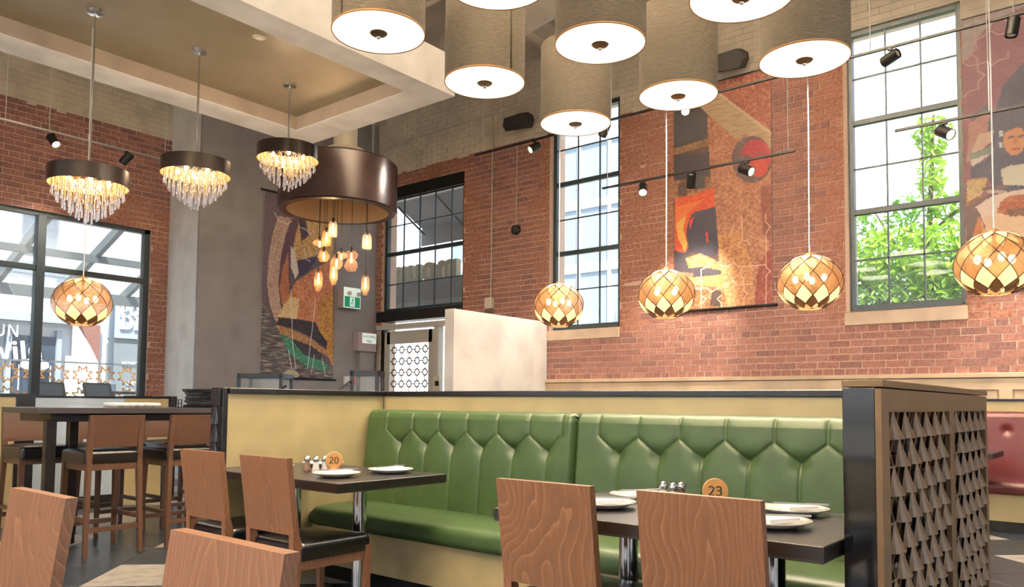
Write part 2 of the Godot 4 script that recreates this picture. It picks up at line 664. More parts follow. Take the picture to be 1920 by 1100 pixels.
func seen_px(p: Vector3) -> Vector3:
	# where a point falls in the 1920 x 1100 frame and how deep it lies (only to rank which bricks show largest)
	var c := Vector3(0, 1.15, 0)
	var d := p - c
	var x := d.dot(Vector3(0.77451155, 0.00898622, -0.63249594))
	var y := d.dot(Vector3(0.02788606, 0.99844194, 0.04833279))
	var z := -d.dot(Vector3(0.6319448, -0.05507212, 0.77305422))
	return Vector3(960 + 1465.64 * x / z, 675.44 - 1465.64 * y / z, z)


func pierced(b: MB, s0: float, s1: float, y0: float, y1: float, d0: float, d1: float, holes: Array) -> void:
	# a slab in the s-y plane between depths d0 and d1, with rectangular holes
	var ss := [s0, s1]
	var ys := [y0, y1]
	for h in holes:
		for k in 2:
			if h[k] > s0 and h[k] < s1: ss.append(h[k])
			if h[k + 2] > y0 and h[k + 2] < y1: ys.append(h[k + 2])
	ss.sort(); ys.sort()
	for i in ss.size() - 1:
		for j in ys.size() - 1:
			if ss[i + 1] - ss[i] < 1e-4 or ys[j + 1] - ys[j] < 1e-4: continue
			var c := Vector2((ss[i] + ss[i + 1]) / 2, (ys[j] + ys[j + 1]) / 2)
			var hit := false
			for h in holes:
				if c.x > h[0] and c.x < h[1] and c.y > h[2] and c.y < h[3]: hit = true
			if not hit: b.span(Vector3(ss[i], ys[j], d0), Vector3(ss[i + 1], ys[j + 1], d1))


func face5(b: MB, a: Vector3, c: Vector3) -> void:
	# the five sides of a brick that can show (not its back)
	var p := func(i: int, j: int, k: int) -> Vector3: return Vector3(c.x if i else a.x, c.y if j else a.y, c.z if k else a.z)
	b.q(p.call(0, 0, 1), p.call(1, 0, 1), p.call(1, 1, 1), p.call(0, 1, 1))
	b.q(p.call(1, 0, 1), p.call(1, 0, 0), p.call(1, 1, 0), p.call(1, 1, 1))
	b.q(p.call(0, 0, 0), p.call(0, 0, 1), p.call(0, 1, 1), p.call(0, 1, 0))
	b.q(p.call(0, 1, 1), p.call(1, 1, 1), p.call(1, 1, 0), p.call(0, 1, 0))
	b.q(p.call(0, 0, 0), p.call(1, 0, 0), p.call(1, 0, 1), p.call(0, 0, 1))


func lay_bricks(wall: Node3D, xf: Transform3D, s0: float, s1: float, y0: float, y1: float, holes: Array, covered: Array, worn: Array, singles: int) -> void:
	var list := []
	var row := 0
	var y := y0
	while y < y1 - 0.02:
		var head := row % 6 == 0
		var step := 0.122 if head else 0.244
		var s := s0 - step * (0.5 if row % 2 else 1.0) - (0.06 if head else 0.0)
		while s < s1:
			var a := maxf(s + 0.006, s0)
			var c := minf(s + step - 0.006, s1)
			s += step
			var yc := y + 0.04
			for h in holes:
				if yc > h[2] and yc < h[3]:
					if a >= h[0] and c <= h[1]: c = a
					elif a < h[0] and c > h[0]: c = h[0]
					elif a < h[1] and c > h[1]: a = h[1]
			if c - a < 0.03: continue
			var skip := false
			for h in covered:
				if a > h[0] + 0.02 and c < h[1] - 0.02 and yc > h[2] + 0.05 and yc < h[3] - 0.05: skip = true
			if skip: continue
			var w := 0.0
			for z in worn:
				var d := maxf(maxf(z[0] - c, a - z[1]), maxf(z[2] - yc, yc - z[3]))
				w = maxf(w, clampf(1.0 - d / 0.25, 0.0, 1.0))
			var mid := xf * Vector3((a + c) / 2, yc, 0)
			var px := seen_px(mid)
			var show := 0.0
			if px.z > 0 and px.x > -20 and px.x < 1940 and px.y > -20 and px.y < 1120: show = (c - a) / (px.z * px.z)
			list.append({"a": a, "c": c, "y": y, "w": w, "show": show, "k": rng.randi() % 6, "out": rng.randf_range(-0.003, 0.003)})
		y += 0.08
		row += 1
	list.sort_custom(func(p, r): return p.show > r.show)
	var unit := mb()
	face5(unit, Vector3(0, 0, -1), Vector3(1, 1, 0))
	var um := unit.mesh()
	var field := mb(xf)
	field.colored = true
	var rag := mb(xf)
	var tone := []
	for k in 6: tone.append((M["brick%d" % k].albedo_color as Color).srgb_to_linear())
	var n := 0
	for e in list:
		var worn_one: bool = e.w > 0.35 and rng.randf() < e.w
		if n < singles and e.show > 0.0:
			n += 1
			var o := MeshInstance3D.new()
			o.mesh = um
			o.material_override = M.worn_brick if worn_one else M["brick%d" % e.k]
			o.name = "brick"
			var gap := 0.0055 if worn_one and rng.randf() < 0.5 else 0.0
			o.transform = xf * Transform3D(Basis.from_scale(Vector3(e.c - e.a + gap * 2, 0.068 + gap * 2, 0.014)), Vector3(e.a - gap, e.y + 0.006 - gap, e.out))
			wall.add_child(o, true)
		elif worn_one:
			var gap := 0.0055 if rng.randf() < 0.5 else 0.0
			face5(rag, Vector3(e.a - gap, e.y + 0.006 - gap, -0.012), Vector3(e.c + gap, e.y + 0.074 + gap, e.out * 0.5 - 0.002))
		else:
			field.color = tone[e.k]
			face5(field, Vector3(e.a, e.y + 0.006, -0.012), Vector3(e.c, e.y + 0.074, e.out))
	var f := put(field, "brick_courses", M.brick_field, wall)
	f.set_meta("kind", "stuff")
	if rag.v.size():
		f = put(rag, "worn_brick_courses", M.worn_brick, wall)
		f.set_meta("kind", "stuff")


func paint_bricks(wall: Node3D, xf: Transform3D, s0: float, s1: float, y0: float, y1: float, holes: Array) -> void:
	var b := mb(xf)
	var y := y0
	var row := 0
	while y < y1 - 0.01:
		var s := s0 - (0.122 if row % 2 else 0.0)
		while s < s1:
			var a := maxf(s + 0.003, s0)
			var c := minf(s + 0.241, s1)
			s += 0.244
			for h in holes:
				if y + 0.04 > h[2] and y + 0.04 < h[3]:
					if a >= h[0] and c <= h[1]: c = a
					elif a < h[0] and c > h[0]: c = h[0]
					elif a < h[1] and c > h[1]: a = h[1]
			if c - a > 0.03: face5(b, Vector3(a, y + 0.003, -0.012), Vector3(c, minf(y + 0.077, y1), rng.randf_range(-0.004, 0.0)))
		y += 0.08
		row += 1
	put(b, "painted_brick_courses", M.painted_brick, wall).set_meta("kind", "stuff")


func build_floor() -> void:
	var f := setting("floor")
	part(f, "grout_bed", M.grout, Vector3(WX - 0.3, -0.2, WZ - 0.3), Vector3(3.9, -0.008, 4.9))
	# square tiles laid at 45 degrees, slate and beige by turns
	var unit := mb()
	unit.rbox(Vector3.ZERO, Vector3(0.651, 0.016, 0.651), 0.002)
	var um := unit.mesh()
	var spots := []
	for i in range(-30, 12):
		for j in range(-14, 22):
			var pp := -5.79 + (i + 0.5) * 0.655
			var qq := -2.16 + (j + 0.5) * 0.655
			var c := Vector3((pp + qq) / sqrt(2.0), 0, (pp - qq) / sqrt(2.0))
			if c.x < WX + 0.2 or c.x > 3.4 or c.z < WZ + 0.5 or c.z > 4.4: continue
			var s := seen_px(c)
			spots.append({"c": c, "odd": not (i % 2 == 0 and j % 2 == 0), "show": 1.0 / (s.z * s.z) if s.z > 0.5 and s.x > -250 and s.x < 2150 and s.y < 1500 else 0.0})
	spots.sort_custom(func(a, b): return a.show > b.show)
	var rest := {true: mb(), false: mb()}
	var n := 0
	for e in spots:
		var m: Material = M.slate if e.odd else M.beige_tile
		var y := -0.008 + rng.randf_range(-0.0006, 0.0)
		if e.show > 0.0 and n < 290:
			n += 1
			var o := MeshInstance3D.new()
			o.mesh = um
			o.material_override = m
			o.name = "floor_tile"
			o.position = e.c + Vector3.UP * y
			o.rotation.y = PI / 4
			f.add_child(o, true)
		else:
			var b: MB = rest[e.odd]
			b.xf = at(e.c + Vector3.UP * y, PI / 4)
			b.box(Vector3.ZERO, Vector3(0.651, 0.016, 0.651))
	put(rest[true], "slate_tiles", M.slate, f).set_meta("kind", "stuff")
	put(rest[false], "beige_tiles", M.beige_tile, f).set_meta("kind", "stuff")


func build_back_wall() -> void:
	var w := setting("wall_back")
	var xf := at(Vector3(0, 0, WZ))
	var b := mb(xf)
	pierced(b, WX, 3.9, -0.1, 5.15, -0.34, -0.006, BACK_OPEN)
	put(b, "mortar_bed", M.mortar, w)
	b = mb(xf)
	pierced(b, WX, 3.9, 5.15, CEIL, -0.34, -0.008, BACK_OPEN)
	put(b, "painted_bed", M.painted_brick, w)
	var worn := []
	for h in BACK_OPEN:
		worn.append([h[0] - 0.10, h[0], h[2], h[3]])
		worn.append([h[1], h[1] + 0.10, h[2], h[3]])
	worn.append([-5.6, -4.75, 3.0, 5.15])
	worn.append([-10.6, -8.5, 4.75, 5.15])
	var cover := [[-4.78, -3.48, 2.36, 5.27], [-1.44, -0.15, 2.36, 5.22]]
	lay_bricks(w, xf, -10.66, 3.6, 1.50, 5.15, BACK_OPEN, cover, worn, 298)
	paint_bricks(w, xf, -10.66, 3.6, 5.15, CEIL, BACK_OPEN)
	# pale plaster patches left on the bricks
	for a in [[-5.3, 2.79, 0.62, 0.06], [-4.95, 2.87, 0.3, 0.07], [-5.25, 4.38, 0.11, 0.05]]:
		var p := PackedVector2Array()
		for k in 14:
			var t := TAU * k / 14
			p.append(Vector2(a[0] + cos(t) * a[2] / 2 * rng.randf_range(0.75, 1.1), a[1] + sin(t) * a[3] / 2 * rng.randf_range(0.7, 1.15)))
		b = mb(xf)
		b.prism(p, -0.004, 0.006)
		put(b, "plaster_patch", M.mortar, w)


func build_left_wall() -> void:
	var w := setting("wall_left")
	var xf := Transform3D(Basis(Vector3(0, 0, -1), Vector3.UP, Vector3(1, 0, 0)), Vector3(WX, 0, 0))
	var b := mb(xf)
	pierced(b, -4.9, 5.83, -0.1, 5.10, -0.34, -0.006, LEFT_OPEN)
	put(b, "mortar_bed", M.mortar, w)
	b = mb(xf)
	pierced(b, -4.9, 9.5, 5.10, CEIL, -0.34, -0.008, [])
	put(b, "painted_bed", M.painted_brick, w)
	var worn := [[5.56, 5.83, 0.0, 3.7], [4.6, 5.8, 3.75, 4.0]]
	lay_bricks(w, xf, -4.6, 5.83, 0.02, 5.10, LEFT_OPEN, [], worn, 298)
	paint_bricks(w, xf, -4.6, 5.83, 5.10, CEIL, [])


func build_other_walls() -> void:
	# the grey wall stands out from the street wall and meets the window wall in the corner
	var w := setting("wall_grey")
	part(w, "grey_face", M.grey_wall, Vector3(GX - 0.06, -0.1, -5.83), Vector3(GX, CEIL, WZ))
	part(w, "pale_end", M.pale_wall, Vector3(WX - 0.3, -0.1, WZ - 0.3), Vector3(GX - 0.055, CEIL, -5.829))
	var r := setting("wall_right")
	var rb := mb(Transform3D(Basis(Vector3(0, 0, 1), Vector3.UP, Vector3(-1, 0, 0)), Vector3(3.6, 0, 0)))
	var rh := [[-7.6, -4.9, 0.5, 4.9], [-4.3, -1.6, 0.5, 4.9], [-1.0, 1.7, 0.5, 4.9]]
	pierced(rb, WZ - 0.3, 4.9, -0.1, CEIL, -0.3, 0.0, rh)
	put(rb, "plaster", M.pale_wall, r)
	for k in rh.size():
		var n := setting("window_%d" % (9 + k))
		var fr := mb(Transform3D(Basis(Vector3(0, 0, 1), Vector3.UP, Vector3(-1, 0, 0)), Vector3(3.75, 0, 0)))
		for s in [rh[k][0] + 0.03, (rh[k][0] + rh[k][1]) / 2, rh[k][1] - 0.03]: fr.box(Vector3(s, 2.7, 0), Vector3(0.06, 4.4, 0.06))
		for y in [0.53, 3.2, 4.87]: fr.box(Vector3((rh[k][0] + rh[k][1]) / 2, y, 0), Vector3(rh[k][1] - rh[k][0], 0.06, 0.06))
		put(fr, "window_frame", M.window_steel, n)
		part(n, "pane", M.pane, Vector3(3.748, 0.5, rh[k][0]), Vector3(3.752, 4.9, rh[k][1]))
	# the street front behind the camera: tall shop windows
	var f := setting("wall_front")
	var b := mb(at(Vector3(0, 0, 4.6)))
	var holes := []
	for k in 4: holes.append([-10.6 + k * 3.55, -7.5 + k * 3.55, 0.5, 4.9])
	pierced(b, WX - 0.3, 3.9, -0.1, CEIL, 0.0, 0.3, holes)
	put(b, "plaster", M.pale_wall, f)
	for k in holes.size():
		var h: Array = holes[k]
		var n := setting("window_%d" % (5 + k))
		var fr := mb(at(Vector3(0, 0, 4.75)))
		for s in [h[0] + 0.03, (h[0] + h[1]) / 2, h[1] - 0.03]: fr.box(Vector3(s, 2.7, 0), Vector3(0.06, 4.4, 0.06))
		for y in [0.53, 3.2, 4.87]: fr.box(Vector3((h[0] + h[1]) / 2, y, 0), Vector3(h[1] - h[0], 0.06, 0.06))
		put(fr, "window_frame", M.window_steel, n)
		part(n, "pane", M.pane, Vector3(h[0], 0.5, 4.752), Vector3(h[1], 4.9, 4.756))


func build_ceiling() -> void:
	var c := setting("ceiling")
	part(c, "deck", M.ceiling_paint, Vector3(WX - 0.3, CEIL, WZ - 0.3), Vector3(3.9, CEIL + 0.25, 4.9))
	for k in 7:
		part(c, "joist", M.ceiling_paint, Vector3(-10.65 + k * 2.1, CEIL - 0.28, WZ + 0.02), Vector3(-10.5 + k * 2.1, CEIL, 4.58))
	part(c, "beam", M.ceiling_paint, Vector3(WX + 0.02, CEIL - 0.5, -5.4), Vector3(3.58, CEIL - 0.28, -5.1))


func build_tray() -> void:
	# dropped ceiling tray over the high table
	var t := thing("ceiling_tray", "white dropped ceiling tray with a gold recessed middle above the high table", "ceiling panel")
	var x0 := -7.70; var x1 := -5.26; var z0 := -5.50; var z1 := 2.2
	var ix0 := -7.33; var ix1 := -5.56; var iz0 := -5.12; var iz1 := 1.8
	var b := mb()
	for r in [[x0, ix0, z0, z1], [ix1, x1, z0, z1], [ix0, ix1, z0, iz0], [ix0, ix1, iz1, z1]]:
		b.span(Vector3(r[0], 4.18, r[2]), Vector3(r[1], 4.58, r[3]))
	put(b, "tray_border", M.tray_white, t)
	b = mb()
	b.span(Vector3(ix0, 4.19, iz0), Vector3(ix0 + 0.012, 4.35, iz1))
	b.span(Vector3(ix0, 4.19, iz0), Vector3(ix1, 4.35, iz0 + 0.012))
	b.span(Vector3(ix1 - 0.012, 4.19, iz0), Vector3(ix1, 4.35, iz1))
	put(b, "inner_edge", M.tray_peach, t)
	part(t, "gold_panel", M.tray_gold, Vector3(ix0, 4.33, iz0), Vector3(ix1, 4.38, iz1))
	b = mb()
	for x in [x0 + 0.4, x1 - 0.4]:
		for z in [-4.9, -2.0, 1.2]: b.tube([Vector3(x, 4.5, z), Vector3(x, CEIL, z)], 0.008, 6)
	put(b, "hanger_rods", M.steel, t)


func steel_window(called: String, xs: Array, ys: Array, sash: Array, z: float) -> Node3D:
	# steel sash window: xs and ys are the bar lines, sash the heights of the heavy rails
	var w := setting(called)
	var b := mb()
	for x in [xs[0] - 0.02, xs[-1] + 0.02]: b.span(Vector3(x - 0.03, ys[0] - 0.05, z - 0.05), Vector3(x + 0.03, ys[-1] + 0.05, z + 0.03))
	b.span(Vector3(xs[0], ys[0] - 0.07, z - 0.05), Vector3(xs[-1], ys[0], z + 0.04))
	b.span(Vector3(xs[0], ys[-1], z - 0.05), Vector3(xs[-1], ys[-1] + 0.055, z + 0.03))
	put(b, "window_frame", M.window_steel, w)
	for y in sash: part(w, "sash_rail", M.window_steel, Vector3(xs[0], y - 0.032, z - 0.03), Vector3(xs[-1], y + 0.032, z + 0.03), 0.006)
	for y in ys.slice(1, -1):
		if not sash.has(y): part(w, "glazing_bar", M.window_steel, Vector3(xs[0], y - 0.008, z - 0.012), Vector3(xs[-1], y + 0.008, z + 0.012))
	for x in xs.slice(1, -1): part(w, "glazing_bar", M.window_steel, Vector3(x - 0.008, ys[0], z - 0.012), Vector3(x + 0.008, ys[-1], z + 0.012))
	for i in xs.size() - 1:
		for j in ys.size() - 1:
			part(w, "pane", M.pane, Vector3(xs[i] + 0.008, ys[j] + 0.008, z - 0.002), Vector3(xs[i + 1] - 0.008, ys[j + 1] - 0.008, z + 0.002))
	return w


func build_windows() -> void:
	var ys := [2.29, 2.80, 3.345, 3.845, 4.376, 4.893, 5.39]
	var z := WZ - 0.07
	var r := steel_window("window_1", [-2.565, -2.205, -1.848, -1.492], ys, [3.345, 4.376], z)
	part(r, "window_sill", M.sill, Vector3(-2.66, 2.06, WZ - 0.2), Vector3(-1.44, 2.205, WZ + 0.02), 0.006)
	part(r, "latch", M.dark_metal, Vector3(-1.56, 2.52, z), Vector3(-1.47, 2.55, z + 0.07), 0.005)
	var m := steel_window("window_2", [-6.735, -6.361, -5.987, -5.66], ys, [3.345, 4.376], z)
	part(m, "window_sill", M.sill, Vector3(-6.86, 2.07, WZ - 0.2), Vector3(-5.62, 2.215, WZ + 0.02), 0.006)
	var e := steel_window("window_3", [-10.44, -10.035, -9.640, -9.264, -8.881, -8.60], [2.79, 3.22, 3.76, 4.26, 4.70], [3.76], z)
	part(e, "lintel", M.dark_metal, Vector3(-10.52, 4.72, WZ - 0.12), Vector3(-8.56, 4.92, WZ + 0.012))
	# painted reveals on the left jambs
	for x in [-2.61, -6.79]:
		part(r if x > -4.0 else m, "jamb_plaster", M.mortar, Vector3(x - 0.035, 2.21, WZ - 0.18), Vector3(x + 0.006, 5.45, WZ + 0.006))
	# the big street window
	var w := setting("window_4")
	var x := WX - 0.10
	var b := mb()
	b.span(Vector3(x - 0.05, 0.12, -5.565), Vector3(x + 0.05, 3.70, -5.485))
	b.span(Vector3(x - 0.05, 3.64, -5.565), Vector3(x + 0.05, 3.70, -0.3))
	b.span(Vector3(x - 0.05, 0.12, -5.565), Vector3(x + 0.05, 0.2, -0.3))
	put(b, "window_frame", M.window_steel, w)
	for zz in [-4.085, -2.68, -1.28]: part(w, "mullion", M.window_steel, Vector3(x - 0.06, 0.12, zz - 0.055), Vector3(x + 0.06, 3.66, zz + 0.055), 0.006)
	part(w, "transom", M.window_steel, Vector3(x - 0.045, 2.89, -5.5), Vector3(x + 0.045, 2.965, -0.3), 0.006)
	var zs := [-5.485, -4.14, -4.03, -2.735, -2.625, -1.335, -1.225, -0.3]
	for k in range(0, 8, 2):
		part(w, "pane", M.pane, Vector3(x - 0.003, 0.2, zs[k]), Vector3(x + 0.003, 2.89, zs[k + 1]))
		part(w, "pane", M.pane, Vector3(x - 0.003, 2.965, zs[k]), Vector3(x + 0.003, 3.64, zs[k + 1]))


func build_entrance() -> void:
	var d := setting("door_1")
	var z := WZ - 0.06
	part(d, "header_beam", M.dark_metal, Vector3(-10.62, 2.56, z - 0.2), Vector3(-8.56, 2.745, z + 0.1), 0.01)
	for k in 3: part(d, "light_slot", M.pane, Vector3(-10.4 + k * 0.55, 2.505, z - 0.01), Vector3(-9.98 + k * 0.55, 2.56, z + 0.01))
	var b := mb()
	b.span(Vector3(-10.62, 2.42, z - 0.06), Vector3(-8.56, 2.505, z + 0.1))
	for x in [-10.58, -9.15, -8.6]: b.span(Vector3(x - 0.05, 0, z - 0.06), Vector3(x + 0.05, 2.42, z + 0.06))
	put(b, "door_frame", M.aluminium, d)
	part(d, "dark_jamb", M.dark_metal, Vector3(-10.53, 0, z - 0.05), Vector3(-10.46, 2.42, z + 0.05))
	b = mb()
	for x in [-10.39, -9.29]: b.span(Vector3(x - 0.07, 0.02, z - 0.025), Vector3(x + 0.07, 2.38, z + 0.025))
	for y in [0.14, 2.29]: b.span(Vector3(-10.4, y - 0.12, z - 0.025), Vector3(-9.28, y + 0.1, z + 0.025))
	var leaf := put(b, "door_leaf", M.aluminium, d)
	part(leaf, "glass", M.pane, Vector3(-10.32, 0.2, z - 0.004), Vector3(-9.36, 2.2, z + 0.004))
	b = mb()
	b.q(Vector3(-10.32, 0.2, z + 0.008), Vector3(-9.36, 0.2, z + 0.008), Vector3(-9.36, 2.16, z + 0.008), Vector3(-10.32, 2.16, z + 0.008))
	put(b, "patterned_film", M.star_film, leaf)
	part(d, "side_light", M.pane, Vector3(-9.1, 0.1, z - 0.004), Vector3(-8.65, 2.4, z + 0.004))
	var k := thing("card_reader", "small grey card reader beside the entrance door", "card reader", Vector3(-9.10, 1.45, z + 0.06))
	part(k, "housing", M.exit_white.duplicate() if false else M.cream_metal, Vector3(-0.08, -0.12, 0), Vector3(0.08, 0.14, 0.04), 0.008)
	part(k, "screen", M.dark_metal, Vector3(-0.02, -0.02, 0.038), Vector3(0.065, 0.06, 0.044))
	# the screen wall that shields the entrance
	var s := thing("entrance_screen_wall", "tall white screen wall standing between the entrance door and the brick", "screen wall")
	part(s, "panel", M.white_wall, Vector3(-7.0, 0, WZ + 0.01), Vector3(-6.85, 2.352, -7.22), 0.004)
	part(s, "end_cap", M.white_wall, Vector3(-7.005, 0, -7.222), Vector3(-6.845, 2.354, -7.20))


func build_wainscot() -> void:
	var w := setting("wall_wainscot")
	var z := WZ + 0.02
	part(w, "backing", M.wainscot, Vector3(-6.85, 0, WZ - 0.005), Vector3(3.6, 1.45, z))
	part(w, "chair_rail", M.wainscot, Vector3(-6.85, 1.455, WZ), Vector3(3.6, 1.505, z + 0.045), 0.006)
	part(w, "top_board", M.wainscot, Vector3(-6.85, 1.335, WZ), Vector3(3.6, 1.448, z + 0.022))
	var x := -6.826
	while x < 3.3:
		part(w, "stile", M.wainscot, Vector3(maxf(x - 0.057, -6.85), 0.1, WZ), Vector3(x + 0.057, 1.335, z + 0.022))
		part(w, "panel", M.wainscot, Vector3(x + 0.07, 0.1, WZ), Vector3(x + 0.643, 1.322, z + 0.008), 0.006)
		x += 0.713
	part(w, "baseboard", M.wainscot, Vector3(-6.85, 0, WZ), Vector3(3.6, 0.1, z + 0.025))


# ------------------------------------------------------------------ booths

func scale_mesh(w: float, h: float, d: float) -> ArrayMesh:
	# a pointed scale: flush at its tip, curling out to an open lower edge (local: z out, y up)
	var b := mb()
	var n := 6
	for k in n:
		var a0 := PI * k / n
		var a1 := PI * (k + 1) / n
		var row := []
		for t in [0.0, 0.35, 0.7, 1.0]:
			var ww: float = w / 2 * pow(t, 0.8)
			var dd: float = d * pow(t, 1.6)
			row.append([Vector3(-cos(a0) * ww, h * (1 - t), sin(a0) * dd + 0.001), Vector3(-cos(a1) * ww, h * (1 - t), sin(a1) * dd + 0.001)])
		for t in 3:
			b.q(row[t + 1][0], row[t + 1][1], row[t][1], row[t][0])
		b.tri(Vector3(0, 0, 0), row[3][1], row[3][0])
	return b.mesh()


func scale_panel(parent: Node3D, xf: Transform3D, s0: float, s1: float, y0: float, y1: float, cols: int, rows: int, m: Material, back: Material) -> void:
	var w := (s1 - s0) / cols
	var h := (y1 - y0) / rows
	var b := mb(xf)
	if back:
		b.span(Vector3(s0, y0, -0.012), Vector3(s1, y1, -0.002))
		put(b, "panel_back", back, parent)
	else:
		# an open screen: thin slats that the scales are folded from, with the hollow showing between
		for r in rows + 1: b.span(Vector3(s0, y0 + r * h - 0.003, -0.003), Vector3(s1, y0 + r * h + 0.003, 0.001))
		for r in rows:
			for c in cols * 2 + 1:
				var x := s0 + c * w / 2
				var lean := w / 2 * (1 if (c + r) % 2 else -1)
				if x + lean < s0 - 0.001 or x + lean > s1 + 0.001: continue
				b.bar(Vector3(x, y1 - (r + 1) * h, -0.001), Vector3(x + lean, y1 - r * h, -0.001), 0.005, 0.004, Vector3.BACK)
		put(b, "screen_slats", m, parent)
	var sm := scale_mesh(w * 0.80, h * 1.10, w * 0.20)
	for r in rows:
		for c in cols + (1 if r % 2 and cols > 1 else 0):
			var s := s0 + (c + (0.0 if r % 2 and cols > 1 else 0.5)) * w
			if s - w * 0.40 < s0 - 0.01 or s + w * 0.40 > s1 + 0.01: continue
			var o := MeshInstance3D.new()
			o.mesh = sm
			o.material_override = m
			o.name = "scale"
			o.transform = xf * Transform3D(Basis(), Vector3(s, y1 - (r + 1) * h, 0))
			parent.add_child(o, true)


func build_partitions() -> void:
	var cap := 1.23
	# low wall behind the green benches
	var p := thing("booth_back_partition", "low cream laminate partition with black cap behind the green benches", "partition")
	part(p, "laminate_panel", M.laminate, Vector3(-4.35, 0.0, -3.97), Vector3(-0.725, cap - 0.035, -3.85))
	part(p, "black_cap", M.black_edge, Vector3(-4.47, cap - 0.035, -3.985), Vector3(-0.722, cap, -3.835), 0.004)
	# side wall of the booth
	p = thing("booth_side_partition", "cream laminate booth side wall with black cap beside table number 20", "partition")
	part(p, "laminate_panel", M.laminate, Vector3(-4.45, 0.0, -3.849), Vector3(-4.36, cap - 0.035, -2.60))
	part(p, "black_cap", M.black_edge, Vector3(-4.475, cap - 0.034, -3.834), Vector3(-4.335, cap + 0.001, -2.60), 0.004)
	part(p, "end_post", M.black_edge, Vector3(-4.49, 0, -2.60), Vector3(-4.355, cap + 0.002, -2.565), 0.003)
	part(p, "end_plate", M.charcoal_panel, Vector3(-4.482, 1.12, -2.566), Vector3(-4.378, cap - 0.01, -2.556), 0.002)
	scale_panel(p, at(Vector3(0, 0, -2.562)), -4.482, -4.378, 0.05, 1.115, 1, 10, M.charcoal_panel, M.charcoal_panel)
	# the tall end panel with bronze scales
	p = thing("booth_end_panel", "glossy black booth end panel faced with rows of bronze scales", "partition")
	part(p, "glossy_post", M.black_gloss, Vector3(-0.72, 0, -2.53), Vector3(-0.628, cap - 0.024, -2.45), 0.002)
	part(p, "inner_sheet", M.black_gloss, Vector3(-0.72, 0, -4.33), Vector3(-0.708, cap - 0.024, -2.53))
	part(p, "rear_post", M.black_gloss, Vector3(-0.708, 0, -4.33), Vector3(-0.628, cap - 0.024, -4.27), 0.002)
	part(p, "bronze_cap", M.bronze_panel, Vector3(-0.722, cap - 0.022, -4.332), Vector3(-0.606, cap, -2.452), 0.002)
	var xf := Transform3D(Basis(Vector3(0, 0, -1), Vector3.UP, Vector3(1, 0, 0)), Vector3(-0.618, 0, 0))
	var b := mb(xf)
	pierced(b, 2.45, 4.33, 0.0, cap - 0.026, -0.01, 0.008, [[2.535, 3.44, 0.03, 1.137], [3.53, 4.27, 0.03, 1.137]])
	put(b, "bronze_frame", M.bronze_panel, p)
	scale_panel(p, xf, 2.535, 3.44, 0.03, 1.137, 6, 13, M.bronze_panel, null)
	scale_panel(p, xf, 3.53, 4.27, 0.03, 1.137, 5, 13, M.bronze_panel, null)
	# low wall behind the red bench
	p = thing("wall_bench_partition", "low cream partition with thin black cap behind the red bench", "partition")
	part(p, "laminate_panel", M.laminate, Vector3(-3.4, 0, -9.12), Vector3(1.6, 1.215, -9.06))
	part(p, "black_cap", M.black_edge, Vector3(-3.42, 1.215, -9.13), Vector3(1.62, 1.24, -9.05), 0.003)


func seam_dist(p: Vector2, segs: Array) -> float:
	var d := 9.0
	for s in segs:
		d = minf(d, p.distance_to(Geometry2D.get_closest_point_to_segment(p, s[0], s[1])))
	return d


func tufted_back(x0: float, x1: float, yb: float, yt: float, zf: float, zb: float, buttons: Array, by: float, ay: float, seams: Array, nx: int) -> ArrayMesh:
	# an upholstered back: x across; the profile climbs the front, rolls over the top and ends at the wall
	var segs := []
	for x in seams: segs.append([Vector2(x, ay), Vector2(x, yt + 0.1)])
	for x in buttons:
		segs.append([Vector2(x, by), Vector2(x, yb)])
		for s in seams:
			if absf(s - x) < 0.2: segs.append([Vector2(x, by), Vector2(s, ay)])
	var prof := []
	var rr := 0.05
	var nv := 90
	for k in nv + 1:
		var y := lerpf(yb, yt - rr, float(k) / nv)
		prof.append([y, lerpf(zf, zf - 0.06, (y - yb) / (yt - yb)), y])
	var ztop := zf - 0.06
	for k in range(1, 7):
		var a := PI / 2 * k / 6.0
		prof.append([yt - rr + sin(a) * rr, ztop - rr + cos(a) * rr, yt - rr + a * rr])
	prof.append([yt - 0.004, zb, yt + 0.1])
	var grid := []
	for row in prof:
		var line := []
		for i in nx + 1:
			var u := float(i) / nx
			var x := lerpf(x0, x1, u)
			var p := Vector2(x, row[2])
			var d := seam_dist(p, segs)
			var out := 0.0058 * (1.0 - exp(-pow(d / 0.024, 1.3))) - 0.0045 * exp(-pow(d / 0.007, 2.0))
			for bx in buttons:
				out -= 0.020 * exp(-p.distance_squared_to(Vector2(bx, by)) / 0.0016)
			var edge := minf(x - x0, x1 - x)
			var e := 1.0 - clampf(edge / 0.035, 0.0, 1.0)
			out -= 0.04 * e * e
			var keep: float = 1.0 if row[2] <= yt else 0.0
			line.append(Vector3(x, row[0] - (0.02 * e * e if row[2] > yt - 0.03 else 0.0), row[1] + out * keep))
		grid.append(line)
	return grid_mesh(grid)


func grid_mesh(grid: Array) -> ArrayMesh:
	var b := mb()
	var nr := grid.size()
	var nc: int = grid[0].size()
	var nn := []
	for r in nr:
		var line := []
		for c in nc:
			var du: Vector3 = grid[r][mini(c + 1, nc - 1)] - grid[r][maxi(c - 1, 0)]
			var dv: Vector3 = grid[mini(r + 1, nr - 1)][c] - grid[maxi(r - 1, 0)][c]
			line.append(du.cross(dv).normalized())
		nn.append(line)
	for r in nr - 1:
		for c in nc - 1:
			b.qn([grid[r][c], grid[r][c + 1], grid[r + 1][c + 1], grid[r + 1][c]], [nn[r][c], nn[r][c + 1], nn[r + 1][c + 1], nn[r + 1][c]])
	return b.mesh()


